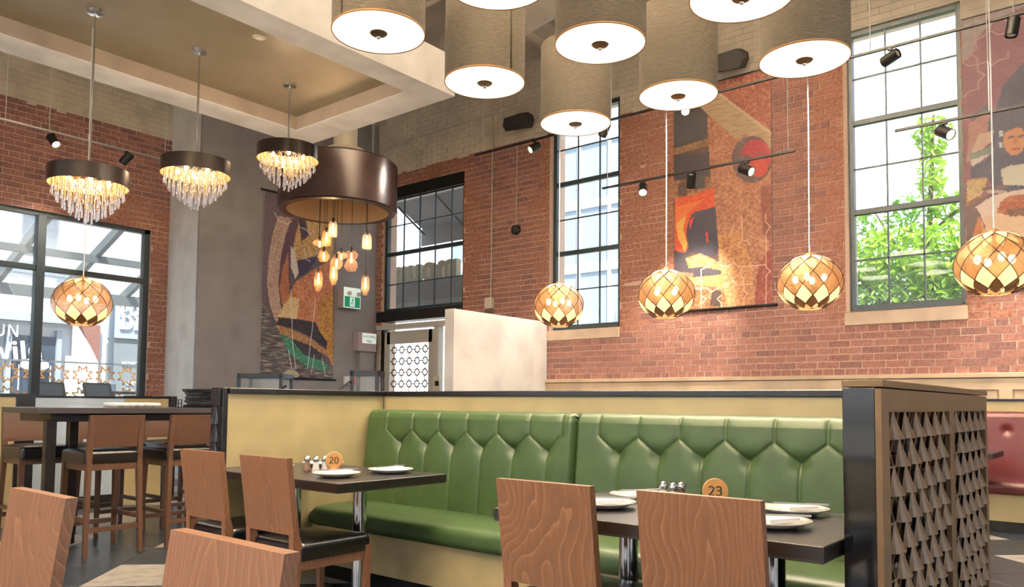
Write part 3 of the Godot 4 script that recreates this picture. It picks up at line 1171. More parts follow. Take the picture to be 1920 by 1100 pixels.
func cushion(x0: float, x1: float, y0: float, y1: float, z0: float, z1: float) -> ArrayMesh:
	# a seat pad with a soft front roll (z1 is the front), seen from above, in front and at its ends
	var grid := []
	var prof := [[y0, z1 - 0.035], [y0 + 0.012, z1 - 0.008], [y0 + 0.04, z1], [y1 - 0.045, z1], [y1 - 0.02, z1 - 0.008], [y1 - 0.005, z1 - 0.03], [y1, z1 - 0.07], [y1 + 0.008, z1 - 0.2], [y1 + 0.006, z1 - 0.35], [y1 - 0.002, z0]]
	for p in prof:
		var line := []
		for i in 41:
			var u := i / 40.0
			var e := minf(u, 1.0 - u) * (x1 - x0)
			var k := pow(1.0 - clampf(e / 0.05, 0.0, 1.0), 2.0)
			line.append(Vector3(lerpf(x0, x1, u), p[0] - 0.035 * k * (1.0 if p[0] > y0 + 0.05 else 0.0), p[1] - 0.035 * k * (1.0 if p[1] > z0 + 0.1 else 0.0)))
		grid.append(line)
	return grid_mesh(grid)


func build_benches() -> void:
	var zf := -3.625
	var t := thing("green_bench", "long green vinyl bench with two tufted backs along the cream partition", "bench")
	var bl := [-3.982, -3.733, -3.49, -3.238, -2.985, -2.733]
	var sl := [-4.12, -3.866, -3.62, -3.37, -3.117, -2.868, -2.635]
	put(tufted_back(-4.345, -2.545, 0.46, 1.10, zf, -3.848, bl, 0.872, 0.968, sl, 300), "tufted_back", M.green_vinyl, t)
	var br := [-2.253, -2.009, -1.762, -1.514, -1.268, -1.02]
	var sr := [-2.38, -2.131, -1.886, -1.638, -1.391, -1.144, -0.9]
	put(tufted_back(-2.54, -0.725, 0.46, 1.10, zf, -3.848, br, 0.88, 0.976, sr, 300), "tufted_back", M.green_vinyl, t)
	put(cushion(-4.355, -0.725, 0.345, 0.468, -3.75, -3.17), "seat_cushion", M.green_vinyl, t)
	part(t, "base_panel", M.laminate, Vector3(-4.35, 0.10, -3.8), Vector3(-0.726, 0.36, -3.235))
	part(t, "kick_plinth", M.black_edge, Vector3(-4.35, 0.0, -3.8), Vector3(-0.726, 0.10, -3.28))
	t = thing("red_bench", "long dark red vinyl bench with buttoned back against the wainscot", "bench")
	var rb := []
	for k in 14: rb.append(-2.9 + k * 0.30)
	put(tufted_back(-3.2, 1.4, 0.46, 1.115, -8.92, -9.055, rb, 0.93, 1.2, [], 150), "tufted_back", M.red_vinyl, t)
	put(cushion(-3.2, 1.4, 0.35, 0.47, -9.04, -8.50), "seat_cushion", M.red_vinyl, t)
	part(t, "base_panel", M.laminate, Vector3(-3.2, 0.10, -9.05), Vector3(1.4, 0.36, -8.56))
	part(t, "kick_plinth", M.black_edge, Vector3(-3.2, 0.0, -9.05), Vector3(1.4, 0.10, -8.60))


# ------------------------------------------------------------------ tables and chairs

func dining_table(label: String, x0: float, x1: float, z0: float, z1: float, poles: Array) -> Node3D:
	var c := Vector3((x0 + x1) / 2, 0, (z0 + z1) / 2)
	var t := thing("dining_table", label, "table", c)
	part(t, "table_top", M.table_top, Vector3(x0, 0.7, z0) - c, Vector3(x1, 0.75, z1) - c, 0.002)
	var b := mb()
	b.span(Vector3(x0 - 0.001, 0.708, z0 - 0.001) - c, Vector3(x1 + 0.001, 0.746, z1 + 0.001) - c)
	put(b, "edge_band", M.table_edge, t)
	for x in poles:
		b = mb(at(Vector3(x, 0, 0)))
		b.lathe([Vector2(0.0, 0.03), Vector2(0.037, 0.03), Vector2(0.037, 0.7), Vector2(0.0, 0.7)], 24, false)
		var o := put(b, "pole", M.chrome, t)
		b = mb(at(Vector3(x, 0, 0)))
		b.rbox(Vector3(0, 0.012, 0), Vector3(0.10, 0.024, 0.56), 0.006)
		b.rbox(Vector3(0, 0.012, 0), Vector3(0.4, 0.024, 0.10), 0.006)
		put(b, "foot_plate", M.black_edge, t)
	return t


func build_tables() -> void:
	dining_table("dark dining table carrying number disc 20 against the cream side wall", -4.345, -3.10, -3.215, -2.45, [-0.26, 0.335])
	dining_table("dark dining table carrying number disc 23 beside the black end panel", -1.97, -0.735, -3.075, -2.31, [-0.25, 0.33])
	dining_table("dark dining table in front of the red bench", -2.0, -1.085, -8.62, -7.95, [0.0])


func chair_parts(t: Node3D, m: Material, lm: Material) -> void:
	# faces -z; the back leans over +z
	var top := 0.882
	var hw := 0.2
	var line := func(y: float) -> float:  # the rake of the back posts
		if y > 0.44: return 0.215 + (y - 0.44) * 0.135
		return 0.215 + (0.44 - y) * 0.06
	for s in [-1.0, 1.0]:
		var b := mb()
		b.bar(Vector3(s * (hw - 0.018), 0.0, line.call(0.0)), Vector3(s * (hw - 0.018), 0.44, line.call(0.44)), 0.030, 0.034, Vector3.BACK, 0.036, 0.055)
		b.bar(Vector3(s * (hw - 0.018), 0.44, line.call(0.44)), Vector3(s * (hw - 0.018), 0.535, line.call(0.535) + 0.002), 0.036, 0.055, Vector3.BACK, 0.0355, 0.031)
		put(b, "leg", lm, t)
		b = mb()
		b.bar(Vector3(s * 0.19, 0.0, -0.215), Vector3(s * 0.187, 0.42, -0.21), 0.026, 0.026, Vector3.BACK, 0.038, 0.038)
		put(b, "leg", lm, t)
	var b := mb()
	var pts := []
	for y in [0.515, 0.64, 0.76, top]: pts.append(Vector2(line.call(y), y))
	for k in 3:
		var a: Vector2 = pts[k]; var c: Vector2 = pts[k + 1]
		for q in [[0.018, 1.0], [-0.014, -1.0]]:
			var f := Vector3(-hw, a.y, a.x + q[0]); var e := Vector3(hw, a.y, a.x + q[0]); var h := Vector3(hw, c.y, c.x + q[0]); var i := Vector3(-hw, c.y, c.x + q[0])
			if q[1] > 0: b.q(f, e, h, i)
			else: b.q(e, f, i, h)
		b.q(Vector3(hw, a.y, a.x + 0.018), Vector3(hw, a.y, a.x - 0.014), Vector3(hw, c.y, c.x - 0.014), Vector3(hw, c.y, c.x + 0.018))
		b.q(Vector3(-hw, a.y, a.x - 0.014), Vector3(-hw, a.y, a.x + 0.018), Vector3(-hw, c.y, c.x + 0.018), Vector3(-hw, c.y, c.x - 0.014))
	b.q(Vector3(-hw, top, pts[3].x + 0.018), Vector3(hw, top, pts[3].x + 0.018), Vector3(hw, top, pts[3].x - 0.014), Vector3(-hw, top, pts[3].x - 0.014))
	b.q(Vector3(-hw, 0.515, pts[0].x - 0.014), Vector3(hw, 0.515, pts[0].x - 0.014), Vector3(hw, 0.515, pts[0].x + 0.018), Vector3(-hw, 0.515, pts[0].x + 0.018))
	put(b, "backrest", m, t)
	b = mb()
	for s in [-1.0, 1.0]: b.span(Vector3(s * 0.186 - 0.012, 0.345, -0.2), Vector3(s * 0.186 + 0.012, 0.395, 0.22))
	for z in [-0.21, 0.21]: b.span(Vector3(-0.18, 0.345, z - 0.012), Vector3(0.18, 0.395, z + 0.012))
	put(b, "seat_frame", lm, t)
	put(seat_pad(0.41, 0.45, 0.39, 0.475, -0.235), "seat", M.black_vinyl, t)


func seat_pad(w: float, d: float, y0: float, y1: float, z0: float) -> ArrayMesh:
	# a padded square seat with rounded upper edges
	var b := mb()
	var rows := [[0.0, y0], [0.0, y1 - 0.028], [0.006, y1 - 0.012], [0.02, y1 - 0.002], [0.06, y1 + 0.006], [0.13, y1 + 0.012], [0.19, y1 + 0.014]]
	var ring := func(inset: float, y: float) -> Array:
		var p := []
		var r := 0.03
		for k in 4:
			var cx: float = (w / 2 - r) * [1, -1, -1, 1][k]
			var cz: float = (d / 2 - r) * [-1, -1, 1, 1][k]
			for j in 4:
				var a: float = PI / 2 * k + PI / 2 * j / 3.0
				var v := Vector3(cx + cos(a) * r, y, cz - sin(a) * r)
				p.append(Vector3(v.x * (1 - inset / (w / 2)), y, v.z * (1 - inset / (d / 2)) + z0 + d / 2))
		return p
	var rr := []
	for e in rows: rr.append(ring.call(e[0], e[1]))
	var nrm := func(i: int, k: int) -> Vector3:
		var c: Array = rr[i]
		var du: Vector3 = c[(k + 1) % 16] - c[(k + 15) % 16]
		var dv: Vector3 = rr[mini(i + 1, rr.size() - 1)][k] - rr[maxi(i - 1, 0)][k]
		return du.cross(dv).normalized()
	for i in rr.size() - 1:
		for k in 16:
			var m := (k + 1) % 16
			b.qn([rr[i][k], rr[i][m], rr[i + 1][m], rr[i + 1][k]], [nrm.call(i, k), nrm.call(i, m), nrm.call(i + 1, m), nrm.call(i + 1, k)])
	for k in range(1, 15): b.tri(rr[-1][0], rr[-1][k], rr[-1][k + 1])
	for k in range(1, 15): b.tri(rr[0][0], rr[0][k + 1], rr[0][k])
	return b.mesh()


func build_chairs() -> void:
	var t := thing("dining_chair", "", "chair", Vector3.ZERO, 0.0, "brown veneer dining chairs")
	chair_parts(t, M.wood0, M.leg_wood)
	var spots := [
		[-1.629, -2.445, 0.0, 0, "brown veneer dining chair at table 23, next to table 20's side"],
		[-1.06, -2.455, 0.0, 2, "brown veneer dining chair at table 23, next to the black end panel"],
		[-3.983, -2.505, 0.0, 2, "brown veneer dining chair at table 20, closest to the bar stools"],
		[-3.355, -2.485, 0.0, 1, "brown veneer dining chair at table 20, standing at the table's open end"],
		[-2.485, -0.63, PI, 0, "brown veneer chair with its back to table 20, alone on the floor"],
		[-1.388, -0.565, PI, 2, "brown veneer chair with its back turned to the gap between tables 20 and 23"],
	]
	for k in spots.size():
		var s: Array = spots[k]
		var c := t if k == 0 else copy(t, Vector3.ZERO, 0.0)
		c.position = Vector3(s[0], 0, s[1])
		c.rotation.y = s[2]
		c.set_meta("label", s[4])
		(c.get_node("backrest") as MeshInstance3D).material_override = M["wood%d" % s[3]]


func stool_parts(t: Node3D) -> void:
	# bar stool, faces -z
	var top := 1.035
	for s in [-1.0, 1.0]:
		var b := mb()
		b.bar(Vector3(s * 0.20, 0.0, 0.235), Vector3(s * 0.183, 0.7, 0.20), 0.030, 0.032, Vector3.BACK, 0.036, 0.045)
		b.bar(Vector3(s * 0.183, 0.7, 0.20), Vector3(s * 0.183, top, 0.235), 0.036, 0.045, Vector3.BACK, 0.036, 0.028)
		put(b, "leg", M.stool_wood, t)
		b = mb()
		b.bar(Vector3(s * 0.20, 0.0, -0.215), Vector3(s * 0.187, 0.68, -0.19), 0.028, 0.028, Vector3.BACK, 0.04, 0.04)
		put(b, "leg", M.stool_wood, t)
		b = mb()
		b.bar(Vector3(s * 0.192, 0.27, -0.2), Vector3(s * 0.192, 0.27, 0.215), 0.022, 0.032)
		put(b, "stretcher", M.stool_wood, t)
	var b := mb()
	b.bar(Vector3(-0.19, 0.20, 0.222), Vector3(0.19, 0.20, 0.222), 0.022, 0.036)
	put(b, "stretcher", M.stool_wood, t)
	b = mb()
	b.bar(Vector3(-0.19, 0.20, -0.205), Vector3(0.19, 0.20, -0.205), 0.024, 0.036)
	var fr := put(b, "foot_rail", M.stool_wood, t)
	b = mb()
	b.span(Vector3(-0.17, 0.216, -0.218), Vector3(0.17, 0.221, -0.192))
	put(b, "scuff_plate", M.steel, fr)
	b = mb()
	b.bar(Vector3(0, 0.80, 0.208), Vector3(0, top, 0.240), 0.40, 0.02, Vector3.BACK)
	put(b, "backrest", M.stool_wood, t)
	b = mb()
	for s in [-1.0, 1.0]: b.span(Vector3(s * 0.186 - 0.012, 0.63, -0.19), Vector3(s * 0.186 + 0.012, 0.68, 0.20))
	for z in [-0.195, 0.198]: b.span(Vector3(-0.18, 0.63, z - 0.012), Vector3(0.18, 0.68, z + 0.012))
	put(b, "seat_frame", M.stool_wood, t)
	put(seat_pad(0.42, 0.45, 0.682, 0.775, -0.235), "seat", M.black_vinyl, t)


func build_bar() -> void:
	var t := thing("high_table", "long black high table with post legs lined with bar stools", "table", Vector3(-6.57, 0, -3.3))
	part(t, "table_top", M.table_top, Vector3(-0.37, 1.045, -0.9), Vector3(0.37, 1.09, 1.09), 0.003)
	part(t, "apron", M.table_edge, Vector3(-0.3, 0.985, -0.8), Vector3(0.3, 1.045, 0.98))
	for p in [[0.29, 0.98], [-0.18, 0.64], [0.29, -0.8], [-0.29, -0.8]]:
		part(t, "leg", M.black_edge, Vector3(p[0] - 0.035, 0, p[1] - 0.035), Vector3(p[0] + 0.035, 1.0, p[1] + 0.035), 0.004)
	var s := thing("bar_stool", "brown wooden bar stool with black seat at the high table, nearest table 20", "stool", Vector3(-6.235, 0, -3.29), PI / 2, "bar stools at the high table")
	stool_parts(s)
	copy(s, Vector3(-6.235, 0, -2.68), PI / 2, "brown wooden bar stool, middle one on the dining side of the high table")
	copy(s, Vector3(-6.235, 0, -1.70), PI / 2, "brown wooden bar stool past the open end of the high table")
	var far := ["brown wooden bar stool across the high table, under the end with the post leg", "brown wooden bar stool across the high table, second from its open end", "brown wooden bar stool across the high table, third from its open end"]
	var zz := [-2.56, -3.15, -3.72]
	for k in 3: copy(s, Vector3(-7.15, 0, zz[k]), -PI / 2, far[k])
	# low screens by the street window
	var p := thing("low_screen", "cream low screen with black end post beyond the high table", "partition")
	part(p, "laminate_panel", M.laminate, Vector3(-9.06, 0, -4.6), Vector3(-9.0, 1.17, -4.10))
	part(p, "black_cap", M.black_edge, Vector3(-9.07, 1.17, -4.62), Vector3(-8.99, 1.20, -4.10), 0.003)
	part(p, "end_post", M.black_edge, Vector3(-9.07, 0, -4.70), Vector3(-8.99, 1.20, -4.60), 0.003)
	p = thing("low_screen", "cream low screen with black end post beside the window mullion", "partition")
	part(p, "laminate_panel", M.laminate, Vector3(-8.06, 0, -2.66), Vector3(-8.0, 1.17, -1.6))
	part(p, "black_cap", M.black_edge, Vector3(-8.07, 1.17, -2.66), Vector3(-7.99, 1.20, -1.6), 0.003)
	part(p, "end_post", M.black_edge, Vector3(-8.07, 0, -2.82), Vector3(-7.99, 1.20, -2.66), 0.003)
	p = thing("frosted_screen", "frosted glass low screen in front of the street window", "partition")
	part(p, "glass", M.frosted, Vector3(-9.04, 0.1, -4.10), Vector3(-9.02, 1.17, -3.0), 0.003)
	part(p, "rail", M.black_edge, Vector3(-9.05, 1.17, -4.10), Vector3(-9.01, 1.19, -3.0))
	part(p, "plinth", M.black_edge, Vector3(-9.06, 0, -4.10), Vector3(-9.0, 0.1, -3.0))
	# black menus in a pile
	var zc := -3.60
	for k in 13:
		var m := thing("menu", "black menu folder, %s in the pile on the high table" % ["lowest", "second from the bottom", "third from the bottom", "fourth from the bottom", "fifth from the bottom", "sixth from the bottom", "middle one", "sixth from the top", "fifth from the top", "fourth from the top", "third from the top", "second from the top", "topmost"][k], "menu", Vector3(-6.40 + rng.randf_range(-0.02, 0.02), 1.0905 + k * 0.0125, zc + rng.randf_range(-0.02, 0.02)), rng.randf_range(-0.15, 0.15), "menus piled on the high table")
		part(m, "cover", M.black_edge, Vector3(-0.15, 0, -0.11), Vector3(0.15, 0.012, 0.11), 0.002)
		part(m, "pages", M.charcoal_panel, Vector3(-0.143, 0.003, -0.104), Vector3(0.1505, 0.009, 0.1105))
	var n := thing("napkin_roll_tray", "white rolled napkins lying in a row on the high table", "napkins", Vector3(-6.55, 1.091, -3.05), 0.1)
	for k in 6:
		var b := mb(Transform3D(Basis(Vector3.BACK, PI / 2), Vector3(0.11, 0.02, -0.16 + k * 0.07)))
		b.lathe([Vector2(0.0, -0.02), Vector2(0.018, 0.0), Vector2(0.02, 0.2), Vector2(0.0, 0.215)], 10, true)
		put(b, "napkin_roll", M.napkin, n)
	n = thing("condiment_holder", "small black wire caddy standing on the high table", "caddy", Vector3(-6.55, 1.09, -3.42))
	var b2 := mb()
	for x in [-0.03, 0.03]:
		for z in [-0.03, 0.0, 0.03]: b2.span(Vector3(x - 0.003, 0, z - 0.003), Vector3(x + 0.003, 0.07, z + 0.003))
	for y in [0.003, 0.035, 0.068]:
		for x in [-0.03, 0.03]: b2.span(Vector3(x - 0.003, y - 0.003, -0.033), Vector3(x + 0.003, y + 0.003, 0.033))
		for z in [-0.03, 0.03]: b2.span(Vector3(-0.033, y - 0.003, z - 0.003), Vector3(0.033, y + 0.003, z + 0.003))
	put(b2, "wire_frame", M.dark_metal, n)


# ------------------------------------------------------------------ tableware

func build_tableware() -> void:
	var p := thing("plate_setting", "", "plate", Vector3.ZERO, 0.0, "plates laid on the dining tables")
	var b := mb()
	b.lathe([Vector2(0.0, 0.0), Vector2(0.065, 0.0), Vector2(0.085, 0.006), Vector2(0.122, 0.02), Vector2(0.128, 0.0235), Vector2(0.128, 0.026), Vector2(0.122, 0.0255), Vector2(0.088, 0.012), Vector2(0.07, 0.0085), Vector2(0.0, 0.0085)], 40, true)
	put(b, "plate", M.china, p)
	var poly := PackedVector2Array([Vector2(-0.075, -0.06), Vector2(0.06, -0.085), Vector2(0.085, 0.05), Vector2(-0.05, 0.075)])
	b = mb(Transform3D(Basis(Vector3.RIGHT, -PI / 2), Vector3(0, 0.022, 0)))
	b.prism(poly, 0.0, 0.006)
	b.prism(PackedVector2Array([Vector2(-0.02, -0.06), Vector2(0.055, -0.078), Vector2(0.075, 0.045), Vector2(0.01, 0.055)]), 0.006, 0.013)
	var nap := put(b, "napkin", M.napkin, p)
	# fork and knife
	b = mb()
	b.bar(Vector3(-0.055, 0.037, 0.06), Vector3(0.02, 0.037, -0.035), 0.008, 0.003)
	for k in 4: b.bar(Vector3(-0.055, 0.037, 0.06) + Vector3(0.008, 0, 0.006) * (k - 1.5) * 0.55, Vector3(-0.082, 0.040, 0.094) + Vector3(0.008, 0, 0.006) * (k - 1.5) * 0.6, 0.0028, 0.002)
	put(b, "fork", M.steel, p)
	b = mb()
	b.bar(Vector3(-0.07, 0.037, 0.03), Vector3(0.02, 0.038, -0.04), 0.013, 0.003)
	b.bar(Vector3(0.02, 0.038, -0.04), Vector3(0.09, 0.040, -0.085), 0.011, 0.006)
	put(b, "knife", M.steel, p)
	var spots := [
		[-3.39, -2.67, "white plate with napkin and cutlery on table 20, beside the open corner", 0.5], [-3.36, -3.03, "white plate with napkin and cutlery on table 20, close to the green bench", 0.9],
		[-4.02, -3.06, "white plate with napkin and cutlery on table 20, behind the number disc", 2.2], [-4.03, -2.70, "white plate with napkin and cutlery on table 20, behind the chair beside the wall", 2.5],
		[-1.66, -2.60, "white plate with napkin and cutlery on table 23, between the two chairs", -0.3], [-1.69, -2.93, "white plate with napkin and cutlery on table 23, half hidden beyond a chair back", 0.2],
		[-0.985, -2.575, "white plate with napkin and cutlery on table 23, near its free corner", -0.3], [-1.04, -2.93, "white plate with napkin and cutlery on table 23, between free corner and green bench", -0.4]]
	for k in spots.size():
		var s: Array = spots[k]
		var c := p if k == 0 else copy(p, Vector3.ZERO, 0.0)
		c.position = Vector3(s[0], 0.7505, s[1])
		c.rotation.y = s[3]
		c.set_meta("label", s[2])
	for e in [[Vector3(-3.655, 0.75, -2.86), "20", 0.04], [Vector3(-1.335, 0.75, -2.90), "23", 0.06]]:
		var o: Vector3 = e[0]
		var turn: float = 0.9 if e[1] == "20" else 0.55
		var xf := at(o, turn)
		var kinds := [["salt_shaker", Vector3(-0.10, 0, 0.02), M.salt_glass, "white salt shaker"], ["pepper_shaker", Vector3(-0.15, 0, -0.02), M.pepper, "brown pepper shaker"], ["spice_shaker", Vector3(-0.052, 0, -0.012), M.salt_glass, "clear spice shaker"]]
		if e[1] == "23": kinds = [["salt_shaker", Vector3(-0.195, 0, -0.075), M.salt_glass, "white salt shaker"], ["pepper_shaker", Vector3(-0.125, 0, -0.06), M.pepper, "brown pepper shaker"], ["spice_shaker", Vector3(-0.16, 0, -0.025), M.salt_glass, "clear spice shaker"]]
		for q in kinds:
			var t := thing(q[0], "%s with chrome lid %s" % [q[3], "on the table by the cream side wall" if e[1] == "20" else "on the table by the black end panel"], "shaker", xf * (q[1] as Vector3), 0.0)
			b = mb()
			b.lathe([Vector2(0, 0), Vector2(0.021, 0), Vector2(0.022, 0.012), Vector2(0.014, 0.06), Vector2(0, 0.06)], 10, false)
			put(b, "jar", q[2], t)
			b = mb()
			b.lathe([Vector2(0, 0.06), Vector2(0.017, 0.06), Vector2(0.018, 0.075), Vector2(0.012, 0.088), Vector2(0, 0.092)], 14, true)
			put(b, "lid", M.chrome, t)
		var d := thing("table_number", "round wooden table number disc reading %s" % ("20 on the table by the cream wall" if e[1] == "20" else "23 on the table by the end panel"), "table number", o, turn)
		b = mb(Transform3D(Basis(Vector3.RIGHT, PI / 2), Vector3(0, 0.065, 0)))
		b.lathe([Vector2(0, -0.005), Vector2(0.047, -0.005), Vector2(0.05, -0.003), Vector2(0.05, 0.003), Vector2(0.047, 0.005), Vector2(0, 0.005)], 32, false)
		put(b, "disc", M.disc_wood, d)
		var n := put(text(e[1], 0.052, 0.002), "number", M.ink, d)
		n.position = Vector3(0, 0.065, 0.006)
		part(d, "foot", M.disc_wood, Vector3(-0.03, 0, -0.02), Vector3(0.03, 0.018, 0.02), 0.003)


# ------------------------------------------------------------------ lamps

const WARM := Color(1.0, 0.84, 0.64)
const SOFT := Color(1.0, 0.935, 0.85)


func build_drum_shades() -> void:
	var spots := [
		[-3.85, -3.30, "grey linen drum pendant, nearest the ceiling tray in the row over the tables"], [-2.85, -3.32, "grey linen drum pendant, middle of the row over the dining tables"],
		[-3.83, -4.33, "grey linen drum pendant above the booth partition, nearest the ceiling tray"], [-2.80, -4.33, "grey linen drum pendant above the booth partition, middle of its row"],
		[-1.815, -4.34, "grey linen drum pendant above the booth partition, nearest the end panel"], [-3.78, -5.46, "grey linen drum pendant above the globe lamps, nearest the ceiling tray"],
		[-2.80, -5.45, "grey linen drum pendant above the globe lamps, middle of its row"], [-1.81, -5.41, "grey linen drum pendant above the globe lamps, nearest the bright tree window"],
		[-3.8, 0.6, "grey linen drum pendant over the aisle, on the high table side of its row"], [-2.8, 0.6, "grey linen drum pendant over the aisle, middle of its row"], [-1.8, 0.6, "grey linen drum pendant over the aisle, on the end panel side of its row"],
		[-3.8, 1.8, "grey linen drum pendant by the shop windows, on the high table side"], [-2.8, 1.8, "grey linen drum pendant by the shop windows, middle of its row"], [-1.8, 1.8, "grey linen drum pendant by the shop windows, on the end panel side"]]
	var r := 0.302
	var h := 0.68
	for k in spots.size():
		var s: Array = spots[k]
		var t := thing("drum_pendant", s[2], "pendant lamp", Vector3(s[0], 3.56, s[1]), k * 0.7, "grey linen drum pendants")
		var b := mb()
		b.lathe([Vector2(r, 0.0), Vector2(r, h)], 64, true)
		put(b, "shade", M.linen, t)
		b = mb()
		b.lathe([Vector2(r - 0.006, 0.004), Vector2(r + 0.002, -0.002), Vector2(r + 0.003, 0.010), Vector2(r, 0.014)], 64, true)
		put(b, "lower_trim", M.linen_trim, t)
		part(t, "shade_seam", M.shade_bronze, Vector3(-0.006, 0.012, r - 0.001), Vector3(0.006, h, r + 0.003))
		b = mb()
		b.lathe([Vector2(0.0, 0.002), Vector2(r - 0.004, 0.002), Vector2(r - 0.004, 0.008), Vector2(0.0, 0.008)], 64, false)
		put(b, "diffuser", M.diffuser, t)
		b = mb()
		b.lathe([Vector2(0.0, -0.012), Vector2(0.05, -0.008), Vector2(0.058, 0.0), Vector2(0.0, 0.001)], 28, false)
		var f := put(b, "finial_plate", M.bronze, t)
		b = mb()
		b.ball(Vector3(0, -0.026, 0), 0.014, 12, 8)
		b.lathe([Vector2(0.005, -0.02), Vector2(0.005, -0.006)], 8, true)
		put(b, "finial", M.chrome, f)
		b = mb()
		b.tube([Vector3(0, 0.05, 0), Vector3(0, CEIL - 3.56, 0)], 0.008, 8)
		put(b, "rod", M.bronze, t)
		b = mb()
		for a in 3: b.tube([Vector3(0, h - 0.03, 0), Vector3(cos(a * TAU / 3) * r, h - 0.01, sin(a * TAU / 3) * r)], 0.004, 6)
		put(b, "spider", M.bronze, t)
		b = mb()
		b.ball(Vector3(0, 0.33, 0.0), 0.045, 12, 8)
		put(b, "bulb", M.bulb, t)
		omni(t, Vector3(0, 0.33, 0), SOFT, DRUM_IN, 0.04)
		var l := AreaLight3D.new()
		l.name = "lamp_light"
		l.area_size = Vector2(0.46, 0.46)
		l.light_color = SOFT
		l.light_energy = DRUM_OUT
		l.shadow_enabled = true
		t.add_child(l, true)
		l.rotation.x = -PI / 2
		l.position = Vector3(0, -0.045, 0)


const DRUM_IN := 110.0
const DRUM_OUT := 2.5
const GLOBE := 0.14
const CHAND := 0.4
const SPOT := 9.0
const PEND := 0.09


func globe_point(lat: float, lon: float, r: float) -> Vector3:
	return Vector3(cos(lat) * cos(lon) * r, sin(lat) * r * 0.88, -cos(lat) * sin(lon) * r)


func globe_patch(b: MB, c: Array, shrink: float, r: float, n: int) -> void:
	# a diamond on the globe; c = left, bottom, right, top as Vector2(lon, lat)
	var mid: Vector2 = (c[0] + c[1] + c[2] + c[3]) / 4.0
	var p := []
	for e in c: p.append(mid + (e - mid) * shrink)
	var f := func(i: int, j: int) -> Vector2:
		var u := float(i) / n
		var v := float(j) / n
		return p[1].lerp(p[2], u).lerp(p[0].lerp(p[3], u), v)
	for i in n:
		for j in n:
			var qd := []
			for e in [[i, j], [i + 1, j], [i + 1, j + 1], [i, j + 1]]:
				var m: Vector2 = f.call(e[0], e[1])
				var w := globe_point(m.y, m.x, r)
				qd.append([w, Vector3(w.x, w.y * 1.3, w.z).normalized(), Vector2(e[0], e[1]) / float(n)])
			for k in [0, 2, 1, 0, 3, 2]: b.pt(qd[k][0], qd[k][1], qd[k][2] * 1.35)


func build_globes() -> void:
	var lats := [86.0, 62.0, 40.0, 16.0, -10.0, -34.0, -55.0, -71.0]
	var n := 10
	var r := 0.226
	var t := thing("globe_pendant", "", "pendant lamp", Vector3.ZERO, 0.0, "woven metal globe pendants")
	var wires := mb()
	for i in range(1, 7):
		for j in n:
			var off := 0.5 if i % 2 else 0.0
			var l0 := TAU * (j + off) / n
			var c := [Vector2(l0 - PI / n, deg_to_rad(lats[i])), Vector2(l0, deg_to_rad(lats[i + 1])), Vector2(l0 + PI / n, deg_to_rad(lats[i])), Vector2(l0, deg_to_rad(lats[i - 1]))]
			var b := mb()
			var cream: bool = i == 1 or i == 5
			globe_patch(b, c, 0.90 if cream else 0.97, r + (0.006 if cream else 0.0), 4)
			put(b, "cream_petal" if cream else "perforated_panel", M.cream_petal if cream else M.perforated if i < 5 else M.copper_sheet, t)
			for e in [[0, 1], [1, 2]]:
				var pts := []
				for k in 5:
					var m: Vector2 = (c[e[0]] as Vector2).lerp(c[e[1]], k / 4.0)
					pts.append(globe_point(m.y, m.x, r + 0.004))
				wires.tube(pts, 0.0026, 4)
	put(wires, "lattice_wires", M.wire_bronze, t)
	var b := mb()
	b.lathe([Vector2(0.062, -0.192), Vector2(0.085, -0.196), Vector2(0.085, -0.188), Vector2(0.062, -0.186)], 32, true)
	put(b, "bottom_ring", M.cream_petal, t)
	b = mb()
	b.lathe([Vector2(0.0, 0.19), Vector2(0.045, 0.19), Vector2(0.03, 0.212), Vector2(0.008, 0.225), Vector2(0.0, 0.225)], 20, true)
	put(b, "top_cap", M.copper_sheet, t)
	b = mb()
	b.tube([Vector3(0, 0.07, 0), Vector3(0, 0.2, 0)], 0.012, 8)
	for k in 4: b.tube([Vector3(0, 0.08, 0), Vector3(cos(k * PI / 2 + 0.6) * 0.085, 0.055, sin(k * PI / 2 + 0.6) * 0.085)], 0.006, 6)
	put(b, "socket_cluster", M.bronze, t)
	for k in 4:
		b = mb()
		b.ball(Vector3(cos(k * PI / 2 + 0.6) * 0.10, 0.03, sin(k * PI / 2 + 0.6) * 0.10), 0.022, 10, 6, 1.4)
		put(b, "bulb", M.bulb, t)
	omni(t, Vector3(0, 0.0, 0), WARM, GLOBE, 0.05)
	b = mb()
	b.tube([Vector3(0, 0.22, 0), Vector3(0.004, 1.2, 0.003), Vector3(-0.003, 2.4, 0), Vector3(0, CEIL - 2.05, 0)], 0.0045, 6)
	put(b, "cord", M.cable_white, t)
	var spots := [[-4.185, -5.79, "woven metal globe lamp in front of the pale narrow window"], [-3.045, -5.71, "woven metal globe lamp hanging before the fire print's corner"], [-1.909, -5.763, "woven metal globe lamp between the fire print and the tree window"], [-0.737, -5.68, "woven metal globe lamp before the print with the hooded figure"], [-6.93, -2.77, "woven metal globe lamp over the high table before the street window"]]
	for k in 5:
		var s: Array = spots[k]
		var c := t if k == 0 else copy(t, Vector3.ZERO, 0.0)
		c.position = Vector3(s[0], 2.05 if k < 4 else 1.965, s[1])
		c.rotation.y = k * 0.37
		c.set_meta("label", s[2])


func crystal_strand(beads: int, drop: float) -> Array:
	var b := mb()
	for k in beads: b.ball(Vector3(sin(k * 2.1) * 0.002, -0.008 - k * 0.0125, cos(k * 2.1) * 0.002), 0.0062, 5, 3)
	var d := mb()
	var y := -0.004 - beads * 0.0125
	d.lathe([Vector2(0, y - drop), Vector2(0.0105, y - drop + 0.012), Vector2(0.0085, y - drop * 0.5), Vector2(0.003, y), Vector2(0, y)], 6, false)
	return [b.mesh(), d.mesh()]


